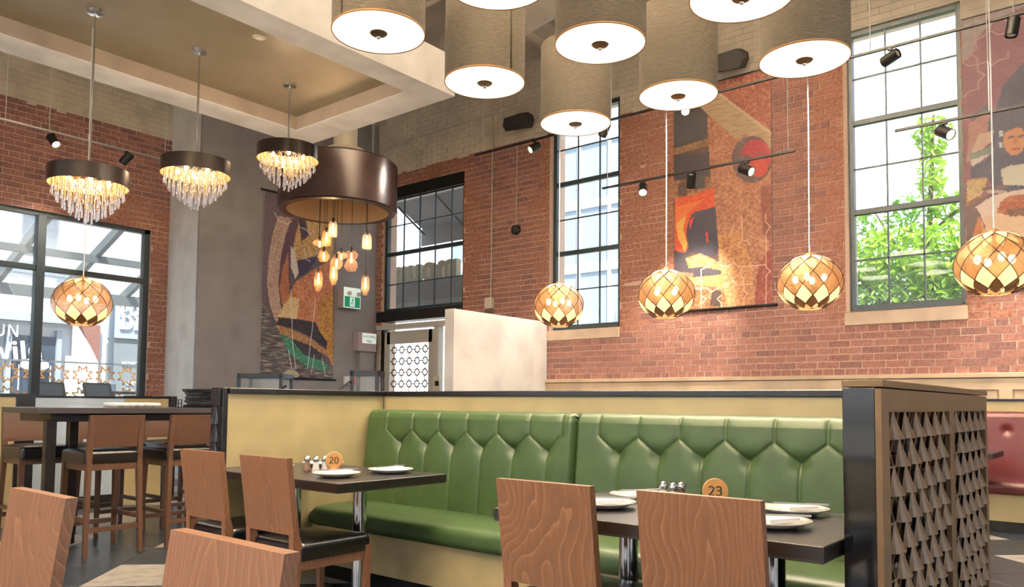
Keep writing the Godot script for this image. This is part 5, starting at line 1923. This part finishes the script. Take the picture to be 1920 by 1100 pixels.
func hang_print(called: String, label: String, xf: Transform3D, w: float, h: float, tex: Texture2D, rods: bool) -> void:
	# cloth banner; local origin at its upper left corner, z out from the wall
	var t := thing(called, label, "banner")
	t.transform = xf
	var m := mat("cloth_" + called + str(used[called]), Color.WHITE, 0.55)
	m.albedo_texture = tex
	var grid := mb()
	var n := 24
	for k in n:
		var y0 := -h * k / n
		var y1 := -h * (k + 1) / n
		var z0 := 0.018 + sin(k * 0.9) * 0.002
		var z1 := 0.018 + sin((k + 1) * 0.9) * 0.002
		var nn := Vector3(0, (z1 - z0), (y0 - y1)).normalized()
		var v := [Vector3(0, y1, z1), Vector3(w, y1, z1), Vector3(w, y0, z0), Vector3(0, y0, z0)]
		var u := [Vector2(0, (k + 1.0) / n), Vector2(1, (k + 1.0) / n), Vector2(1, float(k) / n), Vector2(0, float(k) / n)]
		for i in [0, 2, 1, 0, 3, 2]: grid.pt(v[i], nn, u[i])
	put(grid, "printed_cloth", m, t)
	part(t, "cloth_backing", M.paper, Vector3(0, -h, 0.008), Vector3(w, 0, 0.014))
	for y in [0.0, -h]:
		var b := mb()
		if rods or y < -0.1: b.tube([Vector3(-0.06 if rods else 0.0, y, 0.02), Vector3(w + 0.06, y, 0.02)], 0.016, 8)
		else: b.tube([Vector3(0, y, 0.015), Vector3(w, y, 0.015)], 0.008, 8)
		put(b, "hanging_rod", M.dark_metal, t)


func build_prints() -> void:
	var fire := paint_print(PRINT_FIRE, PRINT_FIRE_LINES, Color8(70, 48, 44), Color8(236, 200, 172), 300, 672, 41)
	hang_print("printed_banner", "tall cloth print of roasting meat and fire on the brick wall", at(Vector3(-4.78, 5.27, WZ + 0.005)), 1.30, 2.91, fire, false)
	var fig := paint_print(PRINT_FIGURE, PRINT_FIGURE_LINES, Color8(122, 86, 98), Color8(190, 160, 160), 300, 665, 51)
	hang_print("printed_banner", "tall cloth print of a hooded figure with bread beside the tree window", at(Vector3(-1.44, 5.22, WZ + 0.005)), 1.29, 2.86, fig, false)
	var bread := paint_print(PRINT_BREAD, PRINT_BREAD_LINES, Color8(96, 84, 92), Color8(225, 222, 225), 300, 632, 61)
	var xf := Transform3D(Basis(Vector3(0, 0, -1), Vector3.UP, Vector3(1, 0, 0)), Vector3(GX + 0.005, 4.45, -6.87))
	hang_print("printed_banner", "tall cloth print of golden bread hanging on the grey wall", xf, 1.39, 2.93, bread, true)


func build_wall_things() -> void:
	var side := Basis(Vector3(0, 0, -1), Vector3.UP, Vector3(1, 0, 0))   # faces +x
	# exit sign
	var t := thing("exit_sign", "green and white running man exit sign with emergency lamps on grey wall", "exit sign")
	t.transform = Transform3D(side, Vector3(GX, 2.74, -8.34))
	part(t, "housing", M.box_pink, Vector3(0, 0, 0), Vector3(0.37, 0.36, 0.16), 0.006)
	part(t, "face_plate", M.exit_white, Vector3(0.005, 0.005, 0.158), Vector3(0.365, 0.355, 0.166))
	part(t, "green_field", M.exit_green, Vector3(0.02, 0.02, 0.165), Vector3(0.35, 0.20, 0.170))
	part(t, "doorway", M.exit_white, Vector3(0.13, 0.035, 0.169), Vector3(0.235, 0.19, 0.173))
	var b := mb(Transform3D(Basis(), Vector3(0.182, 0.11, 0.172)))
	b.ball(Vector3(0.012, 0.055, 0), 0.012, 8, 6)
	for e in [[0.01, 0.04, -0.008, 0.0], [0.008, 0.035, 0.034, 0.02], [0.008, 0.035, -0.026, 0.028], [-0.008, 0.0, 0.022, -0.02], [0.022, -0.02, 0.018, -0.055], [-0.008, 0.0, -0.018, -0.03], [-0.018, -0.03, -0.04, -0.04]]:
		b.bar(Vector3(e[0], e[1], 0), Vector3(e[2], e[3], 0), 0.013, 0.006, Vector3.BACK)
	put(b, "running_man", M.exit_green, t)
	for x in [0.10, 0.30]:
		b = mb(Transform3D(Basis(Vector3.RIGHT, PI / 2), Vector3(x, 0.25, 0.165)))
		b.lathe([Vector2(0, 0), Vector2(0.032, 0.0), Vector2(0.04, 0.04), Vector2(0.03, 0.05), Vector2(0, 0.045)], 14, false)
		put(b, "emergency_lamp", M.cream_metal, t)
	t = thing("fire_safety_box", "pinkish steel box reading Fire Safety Plan in the grey corner", "box")
	t.transform = Transform3D(side, Vector3(GX, 1.70, -8.69))
	part(t, "plan_box", M.box_pink, Vector3(0, 0.33, 0), Vector3(0.40, 0.66, 0.15), 0.006)
	part(t, "lower_door", M.grey_wall, Vector3(0.1, 0.0, 0), Vector3(0.42, 0.33, 0.08), 0.004)
	part(t, "label_card", M.exit_white, Vector3(0.08, 0.47, 0.148), Vector3(0.395, 0.645, 0.152))
	for e in [["Fire Safety", 0.59], ["Plan", 0.51]]:
		var o := put(text(e[0], 0.06, 0.002), "lettering", M.ink, t)
		o.position = Vector3(0.238, e[1], 0.153)
	t = thing("fire_alarm_pull", "small red and white fire alarm pull on the grey wall", "fire alarm")
	t.transform = Transform3D(side, Vector3(GX, 1.45, -8.50))
	part(t, "white_plate", M.paper, Vector3(0, 0, 0), Vector3(0.13, 0.14, 0.05), 0.005)
	part(t, "red_pull", M.fire_red, Vector3(0.15, 0.0, 0), Vector3(0.28, 0.13, 0.05), 0.005)
	# black framed glass stands behind the booth
	for e in [[Vector3(-9.30, 0, -6.1), 0.62, 0.42, "black framed glass case behind the booth wall, below the bread print"], [Vector3(-7.20, 0, -6.1), 0.34, 0.30, "black framed glass case behind the booth wall, before the entrance door"]]:
		t = thing("glass_case", e[3], "display case", e[0], 0.6)
		var w: float = e[1]
		var d: float = e[2]
		part(t, "cabinet", M.black_edge, Vector3(-w / 2, 0, -d / 2), Vector3(w / 2, 1.05, d / 2), 0.004)
		b = mb()
		for x in [-w / 2 + 0.02, w / 2 - 0.02]:
			for z in [-d / 2 + 0.02, d / 2 - 0.02]: b.span(Vector3(x - 0.02, 1.05, z - 0.02), Vector3(x + 0.02, 1.5, z + 0.02))
		for x in [-w / 2 + 0.02, w / 2 - 0.02]: b.span(Vector3(x - 0.02, 1.46, -d / 2), Vector3(x + 0.02, 1.52, d / 2))
		for z in [-d / 2 + 0.02, d / 2 - 0.02]: b.span(Vector3(-w / 2, 1.46, z - 0.02), Vector3(w / 2, 1.52, z + 0.02))
		put(b, "black_frame", M.black_edge, t)
		for z in [-d / 2 + 0.02, d / 2 - 0.02]: part(t, "glass", M.pane, Vector3(-w / 2 + 0.04, 1.05, z - 0.003), Vector3(w / 2 - 0.04, 1.46, z + 0.003))
		b = mb()
		b.bar(Vector3(-w / 2 + 0.02 if w < 0.5 else w / 2 - 0.1, 1.4 if w < 0.5 else 1.24, d / 2 + 0.02), Vector3(-w / 2 - 0.22 if w < 0.5 else w / 2 + 0.08, 1.2 if w < 0.5 else 1.36, d / 2 + 0.06), 0.03, 0.02)
		put(b, "strut", M.black_edge, t)
	# loudspeakers, conduits and small boxes on the window wall
	var first: Node3D
	for e in [[Vector3(-7.30, 5.40, WZ), "black wall loudspeaker above the entrance screen wall"], [Vector3(-3.95, 5.42, WZ), "black wall loudspeaker above the fire print"]]:
		t = thing("wall_speaker", e[1], "loudspeaker", e[0], 0.0, "loudspeakers on the brick wall")
		b = mb(Transform3D(Basis(Vector3.RIGHT, 0.35), Vector3(0, 0, 0.17)))
		b.prism(PackedVector2Array([Vector2(-0.2, -0.09), Vector2(0.16, -0.12), Vector2(0.22, -0.03), Vector2(0.22, 0.05), Vector2(0.15, 0.11), Vector2(-0.18, 0.10), Vector2(-0.23, 0.0)]), -0.1, 0.1)
		put(b, "cabinet", M.speaker, t)
		b = mb()
		b.bar(Vector3(0, 0.02, 0), Vector3(0, 0.1, 0.14), 0.04, 0.02)
		put(b, "bracket", M.dark_metal, t)
	t = thing("conduit", "painted steel conduit bending down the brick beside the entrance window", "conduit")
	b = mb()
	var bend := []
	for k in 6:
		var a := PI / 2 * k / 5.0
		bend.append(Vector3(-8.05 + sin(a) * 0.11, 5.62 + cos(a) * 0.11, WZ + 0.02))
	b.tube([Vector3(-10.5, 5.66, WZ + 0.02), Vector3(-9.6, 5.70, WZ + 0.02)] + bend + [Vector3(-7.94, 2.78, WZ + 0.02)], 0.012, 6)
	put(b, "pipe", M.painted_brick, t)
	part(t, "junction_box", M.cream_metal, Vector3(-8.03, 2.62, WZ), Vector3(-7.88, 2.80, WZ + 0.08), 0.01)
	for y in [4.6, 3.6]: part(t, "clip", M.steel, Vector3(-7.965, y, WZ), Vector3(-7.915, y + 0.02, WZ + 0.036))
	t = thing("alarm_bell", "round dark alarm bell on a thin conduit down the brick", "alarm bell", Vector3(-7.45, 3.80, WZ))
	b = mb(Transform3D(Basis(Vector3.RIGHT, PI / 2), Vector3(0, 0, 0.02)))
	b.lathe([Vector2(0, -0.02), Vector2(0.075, -0.02), Vector2(0.075, 0.03), Vector2(0.05, 0.055), Vector2(0, 0.06)], 24, true)
	put(b, "bell", M.speaker, t)
	b = mb()
	b.tube([Vector3(0.01, 0.06, 0.02), Vector3(0.015, 1.55, 0.02)], 0.008, 6)
	put(b, "pipe", M.painted_brick, t)


func build_ceiling_things() -> void:
	for e in [[Vector3(-7.0, 4.33, -2.0), "small round recessed light in the gold ceiling, near its street side"], [Vector3(-5.95, 4.33, -3.75), "small round recessed light in the gold ceiling beside the rods"]]:
		var t := thing("recessed_light", e[1], "ceiling light", e[0])
		var b := mb()
		b.lathe([Vector2(0, -0.012), Vector2(0.045, -0.012), Vector2(0.058, -0.006), Vector2(0.06, 0.0), Vector2(0, 0.001)], 24, false)
		put(b, "trim_ring", M.cream_metal, t)
		b = mb()
		b.lathe([Vector2(0, -0.014), Vector2(0.035, -0.014), Vector2(0.035, -0.011), Vector2(0, -0.011)], 20, false)
		put(b, "lens", M.paper, t)
	# round air diffuser on a duct
	var t := thing("air_diffuser", "round cream air diffuser on a duct above the brown drum", "air vent", Vector3(-8.0, 4.36, -6.33))
	var b := mb()
	b.lathe([Vector2(0.15, 0.06), Vector2(0.15, CEIL - 4.36)], 32, true)
	put(b, "duct_neck", M.cream_metal, t)
	b = mb()
	b.lathe([Vector2(0.0, -0.05), Vector2(0.10, -0.03), Vector2(0.13, 0.0)], 32, true)
	b.lathe([Vector2(0.155, -0.02), Vector2(0.20, 0.005), Vector2(0.19, 0.02)], 32, true)
	b.lathe([Vector2(0.21, -0.01), Vector2(0.265, 0.02), Vector2(0.25, 0.045), Vector2(0.15, 0.075)], 32, true)
	put(b, "cone_rings", M.cream_metal, t)
	# spiral duct
	t = thing("spiral_duct", "big round white spiral duct under the ceiling behind the drum pendants", "duct")
	b = mb()
	var pts := []
	for k in 11:
		var a := k / 10.0
		pts.append(Vector3(-6.9 + a * 2.6, 5.75, -7.3 + 0.6 * sin(a * 1.5)))
	b.tube(pts, 0.30, 32)
	put(b, "duct_body", M.duct, t)
	for k in range(1, 22):
		var a := k / 22.0
		var c := Vector3(-6.9 + a * 2.6, 5.75, -7.3 + 0.6 * sin(a * 1.5))
		b = mb()
		b.tube([c, c + Vector3(0.012, 0, 0.004)], 0.304, 32)
		put(b, "spiral_seam", M.duct, t)
	t = thing("ceiling_pipe", "thin painted pipe run below the joists", "pipe")
	b = mb()
	b.tube([Vector3(-7.4, 5.7, -6.1), Vector3(3.4, 5.7, -6.1)], 0.03, 8)
	b.tube([Vector3(-4.75, 5.7, -6.1), Vector3(-4.75, CEIL, -6.1)], 0.02, 8)
	put(b, "pipe", M.ceiling_paint, t)


# ------------------------------------------------------------------ outside

func ext(key: String, c: Color, rough := 0.8) -> StandardMaterial3D:
	return M[key] if M.has(key) else mat(key, c, rough)


func build_street() -> void:
	var grd := thing("street_ground", "pale paved street beyond the windows", "pavement")
	part(grd, "paving", ext("paving", Color(0.66, 0.65, 0.63)), Vector3(-60, -0.3, -60), Vector3(40, -0.21, 50))
	var X := -19.0
	# shop front across the street
	var s := thing("shop_front", "blue grey shop front with signboard across the street", "building", Vector3(X, 0, -7.0))
	var wall := ext("shop_wall", Color(0.56, 0.62, 0.68))
	var pale := ext("shop_pale", Color(0.80, 0.83, 0.86))
	var glassy := ext("shop_glass", Color(0.20, 0.27, 0.36), 0.15)
	part(s, "wall", pale, Vector3(-4, -0.2, -6.0), Vector3(-0.2, 7.5, 9.5))
	part(s, "cornice", wall, Vector3(-0.3, 2.85, -0.55), Vector3(0.15, 3.02, 9.0))
	part(s, "fascia", pale, Vector3(-0.3, 3.02, -0.5), Vector3(0.02, 3.75, 9.0))
	part(s, "upper_ledge", wall, Vector3(-0.3, 3.9, -0.5), Vector3(0.12, 4.0, 9.0))
	for k in 6:
		var z := 0.35 + k * 1.25
		var w := part(s, "shop_window", glassy, Vector3(-0.22, 1.0, z - 0.48), Vector3(-0.1, 2.55, z + 0.48))
		for q in [-0.5, 0.5]: part(w, "frame", wall, Vector3(-0.2, 0.9, z + q - 0.05), Vector3(-0.02, 2.7, z + q + 0.05))
	for k in 5:
		var z := 0.3 + k * 1.5
		var w := part(s, "upper_window", glassy, Vector3(-0.22, 4.3, z - 0.35), Vector3(-0.12, 5.6, z + 0.35))
		part(w, "frame", pale, Vector3(-0.2, 4.2, z - 0.4), Vector3(-0.1, 4.3, z + 0.4))
	part(s, "brick_pier", M.brick4, Vector3(-0.25, 1.4, -1.05), Vector3(-0.08, 2.9, -0.5))
	var side := Basis(Vector3(0, 0, -1), Vector3.UP, Vector3(1, 0, 0))
	var sign_ := part(s, "signboard", wall, Vector3(-0.2, 2.62, -3.2), Vector3(0.06, 3.62, -1.25))
	part(s, "corner_window", ext("shop_grey_glass", Color(0.42, 0.47, 0.50), 0.2), Vector3(-0.2, 0.9, -3.2), Vector3(0.0, 2.5, -1.25))
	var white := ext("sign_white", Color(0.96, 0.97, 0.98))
	for e in [["POR", 3.29, 0.34, -1.76], ["DER", 2.985, 0.44, -1.87]]:
		var o := put(text(e[0], e[2], 0.04, "Droid Serif", true), "lettering", white, sign_)
		o.transform = Transform3D(side, Vector3(0.09, e[1], e[3]))
	for e in [["BESPOKE", 2.02, 0.13, -1.78], ["OPEN", 1.55, 0.12, -1.78], ["12 - 9", 1.40, 0.10, -1.78], ["SUN", 2.62, 0.36, 1.02], ["wild", 2.18, 0.52, 0.72]]:
		var o := put(text(e[0], e[2], 0.02, "Droid Sans", e[0] == "wild"), "lettering", white, s)
		o.transform = Transform3D(side * (Basis(Vector3.BACK, 0.12) if e[0] == "wild" else Basis()), Vector3(0.03, e[1], e[3]))
	# added white panel standing in for a slanted patch of sunlight, lamp post
	var p := thing("sunlit_patch_panel", "added white panel shaped like a slanted sunlit patch across the street", "panel", Vector3(X + 0.4, 0, -7.50))
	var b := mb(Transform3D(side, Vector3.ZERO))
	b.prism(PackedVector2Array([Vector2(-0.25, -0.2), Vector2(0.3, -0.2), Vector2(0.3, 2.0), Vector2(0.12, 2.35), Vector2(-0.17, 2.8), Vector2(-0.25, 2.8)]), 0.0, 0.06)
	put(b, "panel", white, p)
	p = thing("lamp_post", "dark street lamp post with round head across the street", "lamp post", Vector3(X + 1.2, 0, -7.75))
	b = mb()
	b.lathe([Vector2(0.13, -0.2), Vector2(0.13, 1.5), Vector2(0.06, 1.6), Vector2(0.05, 3.3), Vector2(0, 3.3)], 14, false)
	put(b, "post", ext("post_blue", Color(0.30, 0.36, 0.42), 0.4), p)
	b = mb()
	b.ball(Vector3(0, 3.4, 0), 0.13, 12, 8)
	put(b, "globe", white, p)
	# window graphics on the shop glass
	p = thing("window_crest", "white crest drawn on the shop glass across the street", "sign", Vector3(X + 0.02, 1.85, -6.65))
	b = mb(Transform3D(side, Vector3.ZERO))
	b.prism(PackedVector2Array([Vector2(-0.28, 0.1), Vector2(-0.1, 0.2), Vector2(0.1, 0.2), Vector2(0.28, 0.1), Vector2(0.28, 0.0), Vector2(0.1, -0.09), Vector2(-0.1, -0.09), Vector2(-0.28, 0.0)]), 0.0, 0.01)
	for x in [-0.32, 0.31]: b.span(Vector3(x, -0.5, 0), Vector3(x + 0.02, 0.05, 0.01))
	put(b, "crest", white, p)
	# pale building seen through the narrow window, and houses behind the entrance window
	var h := thing("pale_glass_building", "pale glazed office block behind the narrow window", "building", Vector3(-11.5, 0, -17.0))
	part(h, "wall", ext("office", Color(0.56, 0.64, 0.70)), Vector3(-3.2, -0.2, -3), Vector3(5.2, 12, 0))
	for k in 9: part(h, "mullion", white, Vector3(-3.0 + k * 0.95, -0.2, 0), Vector3(-2.93 + k * 0.95, 12, 0.08))
	for k in 7: part(h, "floor_band", ext("office_band", Color(0.74, 0.80, 0.85)), Vector3(-3.2, 1.2 + k * 1.7, 0), Vector3(5.2, 1.42 + k * 1.7, 0.05))
	h = thing("distant_block", "pale apartment block far behind the entrance window", "building", Vector3(-19.0, 0, -22.0))
	part(h, "wall", ext("far_wall", Color(0.86, 0.88, 0.90)), Vector3(-2.5, -0.2, -3), Vector3(3, 9.0, 0))
	for i in 5:
		for j in 4: part(h, "window", ext("far_glass", Color(0.52, 0.60, 0.66), 0.3), Vector3(-2.0 + i * 1.0, 4.2 + j * 1.2, 0), Vector3(-1.5 + i * 1.0, 5.0 + j * 1.2, 0.05))
	# awning and sign letters over the door, seen from behind
	var a := thing("awning", "dark grey canvas awning hanging outside the entrance window", "awning")
	var canvas := ext("canvas", Color(0.42, 0.43, 0.45))
	b = mb()
	b.bar(Vector3(-9.9, 5.25, -9.55), Vector3(-9.9, 4.62, -10.85), 2.6, 0.02, Vector3.UP)
	put(b, "canvas_top", canvas, a)
	part(a, "valance", canvas, Vector3(-11.25, 4.28, -10.88), Vector3(-8.6, 4.62, -10.85))
	for x in [-11.15, -10.05, -8.9]:
		b = mb()
		b.tube([Vector3(x, 5.2, -9.62), Vector3(x, 4.5, -10.84)], 0.02, 6)
		put(b, "strut", M.dark_metal, a)
	var l := thing("sign_letters", "big letters moun seen from behind on the canopy beam", "sign letters", Vector3(0, 0, -10.2))
	part(l, "canopy_beam", ext("beam_blue", Color(0.36, 0.38, 0.41)), Vector3(-12.2, 3.02, -0.12), Vector3(-8.2, 3.42, 0.12))
	part(l, "beam_flange", ext("beam_pale", Color(0.42, 0.45, 0.48)), Vector3(-12.2, 2.92, -0.2), Vector3(-8.2, 3.02, 0.2))
	for x in [-12.1, -8.3]: part(l, "post", M.dark_metal, Vector3(x - 0.06, -0.2, -0.06), Vector3(x + 0.06, 2.95, 0.06))
	var font := text("moun", 0.62, 0.12, "Droid Sans", true)
	var lt := put(font, "lettering", ext("letter_beige", Color(0.55, 0.53, 0.45)), l)
	lt.transform = Transform3D(Basis(Vector3.UP, PI).scaled(Vector3(1, 1, 1)), Vector3(-10.42, 3.62, 0))


func build_patio() -> void:
	var deck := thing("patio_deck", "raised paved patio outside the street window", "deck")
	part(deck, "paving", ext("patio_paving", Color(0.62, 0.58, 0.54)), Vector3(-16.4, -0.2, -9.0), Vector3(WX - 0.36, 0.45, 3.0))
	var steel := ext("pergola_steel", Color(0.50, 0.55, 0.58), 0.5)
	var p := thing("pergola", "grey steel pergola with glass roof over the patio", "pergola")
	part(p, "eaves_beam", steel, Vector3(-16.1, 3.05, -9.0), Vector3(-15.95, 3.25, 2.0))
	part(p, "wall_beam", steel, Vector3(WX - 0.55, 4.75, -9.0), Vector3(WX - 0.4, 4.95, 2.0))
	for k in 9:
		var b := mb()
		var z := -8.4 + k * 1.15
		b.bar(Vector3(WX - 0.4, 4.85, z), Vector3(-16.3, 3.2, z), 0.09, 0.16)
		put(b, "rafter", steel, p)
	for x in [-13.2, -14.7]:
		var y: float = lerpf(4.85, 3.2, (WX - 0.4 - x) / (WX - 0.4 + 16.3)) - 0.02
		part(p, "purlin", steel, Vector3(x - 0.05, y - 0.16, -9.0), Vector3(x + 0.05, y - 0.04, 2.0))
	for k in 8:
		var z := -8.4 + k * 1.15
		var b := mb()
		b.bar(Vector3(WX - 0.4, 4.95, z + 0.575), Vector3(-16.3, 3.30, z + 0.575), 1.05, 0.012)
		put(b, "roof_pane", M.pergola_glass, p)
	for z in [-8.6, -5.6, -2.4, 1.0]: part(p, "post", steel, Vector3(-16.1, 0.45, z - 0.06), Vector3(-15.98, 3.1, z + 0.06))
	# railing with a crossed ornamental pattern
	var r := thing("patio_railing", "ochre ornamental lattice railing at the patio edge", "railing")
	var ochre := ext("ochre", Color(0.72, 0.52, 0.24))
	part(r, "top_rail", steel, Vector3(-15.9, 1.84, -8.8), Vector3(-15.86, 1.87, 2.0))
	part(r, "bottom_rail", steel, Vector3(-15.9, 0.55, -8.8), Vector3(-15.86, 0.58, 2.0))
	var um := mb()
	um.colored = false
	var side := Basis(Vector3(0, 0, -1), Vector3.UP, Vector3(1, 0, 0))
	for k in 8:
		var a := k * PI / 4
		var d := Vector3(cos(a), sin(a), 0)
		var e := Vector3(cos(a + PI / 8), sin(a + PI / 8), 0)
		var f := Vector3(cos(a + PI / 4), sin(a + PI / 4), 0)
		um.bar(d * 0.10, e * 0.19, 0.022, 0.015, Vector3.BACK)
		um.bar(e * 0.19, f * 0.10, 0.022, 0.015, Vector3.BACK)
	var star := um.mesh()
	for k in 24:
		for j in 3:
			var o := put(star, "star_ornament", ochre, r)
			o.transform = Transform3D(side, Vector3(-15.88, 0.80 + j * 0.41, -8.5 + k * 0.42))
	# patio chairs and table
	var frame := ext("chair_frame", Color(0.10, 0.10, 0.11), 0.4)
	var sling := ext("sling", Color(0.30, 0.33, 0.36), 0.7)
	var c := thing("patio_chair", "grey sling patio chair seen over the frosted screen", "patio chair", Vector3.ZERO, 0.0, "patio chairs")
	var b2 := mb()
	for x in [-0.24, 0.24]:
		b2.bar(Vector3(x, 0.0, 0.2), Vector3(x, 0.45, 0.18), 0.03, 0.03, Vector3.BACK)
		b2.bar(Vector3(x, 0.45, 0.18), Vector3(x, 0.95, 0.32), 0.03, 0.03, Vector3.BACK)
		b2.bar(Vector3(x, 0.0, -0.25), Vector3(x, 0.65, -0.22), 0.03, 0.03, Vector3.BACK)
		b2.bar(Vector3(x, 0.65, -0.24), Vector3(x, 0.65, 0.22), 0.03, 0.03)
	b2.bar(Vector3(-0.24, 0.95, 0.32), Vector3(0.24, 0.95, 0.32), 0.03, 0.03)
	put(b2, "frame", frame, c)
	b2 = mb()
	b2.bar(Vector3(0, 0.46, 0.185), Vector3(0, 0.94, 0.318), 0.45, 0.01, Vector3.BACK)
	put(b2, "sling_back", sling, c)
	part(c, "seat", sling, Vector3(-0.23, 0.44, -0.22), Vector3(0.23, 0.455, 0.19))
	var spots := [[-12.75, -4.88, 1.9, "grey sling patio chair with its back to the window, beside the mullion"], [-12.60, -5.52, 1.9, "grey sling patio chair with its back to the window, beside the wooden table"], [-12.6, -3.75, 2.2, "grey sling patio chair turned sideways by the black low screen post"], [-13.3, -7.35, -0.2, "grey sling patio chair beyond the wooden patio table"]]
	for k in 4:
		var s: Array = spots[k]
		var q := c if k == 0 else copy(c, Vector3.ZERO, 0.0)
		q.position = Vector3(s[0], 0.452, s[1])
		q.rotation.y = s[2] + PI
		q.set_meta("label", s[3])
	var t := thing("patio_table", "brown wooden patio table outside the street window", "table", Vector3(-13.5, 0.45, -6.35))
	var brown := ext("patio_wood", Color(0.36, 0.25, 0.19))
	for k in 5: part(t, "plank", brown, Vector3(-0.45 + k * 0.18, 0.80, -0.75), Vector3(-0.28 + k * 0.18, 0.84, 0.75), 0.004)
	for z in [-0.5, 0.5]: part(t, "trestle", brown, Vector3(-0.06, 0, z - 0.09), Vector3(0.06, 0.8, z + 0.09))
	var n := thing("patio_tumbler", "white holder standing on the wooden patio table", "holder", Vector3(-13.3, 1.291, -6.25))
	var nb := mb()
	nb.lathe([Vector2(0, 0), Vector2(0.05, 0), Vector2(0.055, 0.16), Vector2(0.045, 0.16), Vector2(0, 0.03)], 14, false)
	put(nb, "cup", ext("sign_white", Color.WHITE), n)


func leafy(t: Node3D, c: Vector3, r: Vector3, count: int, m: Material, sd: int) -> void:
	var q := RandomNumberGenerator.new()
	q.seed = sd
	var b := mb()
	for k in count:
		var d := Vector3(q.randfn(), q.randfn(), q.randfn()).normalized()
		var p := c + d * r * pow(q.randf(), 0.33)
		var s := q.randf_range(0.035, 0.075)
		b.xf = Transform3D(Basis.from_euler(Vector3(q.randf_range(-1.2, 0.4), q.randf() * TAU, q.randf_range(-0.8, 0.8))), p)
		var a := Vector3(0, 0, s * 1.6); var e := Vector3(0, 0, -s * 1.6)
		b.tri(e, a, Vector3(s * 0.6, 0.012, 0))
		b.tri(a, e, Vector3(-s * 0.6, 0.012, 0))
	put(b, "foliage", m, t)


func build_garden() -> void:
	var greens := []
	for e in [Color(0.42, 0.60, 0.16), Color(0.55, 0.70, 0.22), Color(0.26, 0.50, 0.18)]:
		var m := mat("leaf%d" % greens.size(), e, 0.6)
		m.backlight_enabled = true
		m.backlight = Color(0.55, 0.70, 0.22)
		greens.append(m)
	var t := thing("garden_tree", "leafy green tree filling the lower half of the tall window", "tree", Vector3(-2.9, 0, -13.2))
	var bark := ext("bark", Color(0.34, 0.28, 0.22))
	var b := mb()
	b.tube([Vector3(0, -0.2, 0), Vector3(0.05, 2.0, 0), Vector3(0.35, 3.6, 0.1), Vector3(0.45, 5.6, 0.1)], 0.10, 8, 0.02)
	for a in [[2.2, -0.8, 3.4, 0.3], [2.6, 1.1, 3.9, 0.2], [3.2, -0.5, 4.3, -0.3], [3.6, 1.2, 4.4, 0.3]]:
		b.tube([Vector3(0.12, a[0], 0), Vector3(a[1], a[2], a[3])], 0.04, 6, 0.012)
	put(b, "trunk", bark, t)
	var blobs := [[0.0, 2.7, 0.0, 1.6, 0.8, 0.8, 3600], [0.2, 3.4, 0.2, 1.4, 0.55, 0.7, 1900], [-0.2, 1.9, 0.2, 1.6, 0.8, 0.8, 3400], [0.8, 4.1, 0.1, 0.5, 0.22, 0.3, 150], [0.42, 4.6, 0.1, 0.2, 0.65, 0.2, 240], [-0.55, 4.05, 0.2, 0.42, 0.2, 0.3, 90], [0.42, 5.3, 0.1, 0.28, 0.35, 0.2, 120], [1.0, 4.4, 0.1, 0.32, 0.25, 0.3, 110], [0.1, 4.1, 0.3, 0.3, 0.3, 0.3, 110], [1.2, 3.0, -0.2, 0.9, 0.9, 0.7, 900]]
	for k in blobs.size():
		var e: Array = blobs[k]
		leafy(t, Vector3(e[0], e[1], e[2]), Vector3(e[3], e[4], e[5]), e[6], greens[k % 3], 500 + k)
	t = thing("bare_shrub", "thin bare shrub outside the narrow window", "shrub", Vector3(-7.2, 0, -11.2))
	b = mb()
	for k in 14:
		var a := rng.randf_range(-0.5, 0.5)
		var h := rng.randf_range(2.3, 3.0)
		b.tube([Vector3(a * 0.3, -0.2, 0), Vector3(a * 0.6, h * 0.6, rng.randf_range(-0.1, 0.1)), Vector3(a * 1.3, h, rng.randf_range(-0.15, 0.15))], 0.010, 4, 0.003)
	put(b, "twigs", ext("twig", Color(0.55, 0.54, 0.52)), t)
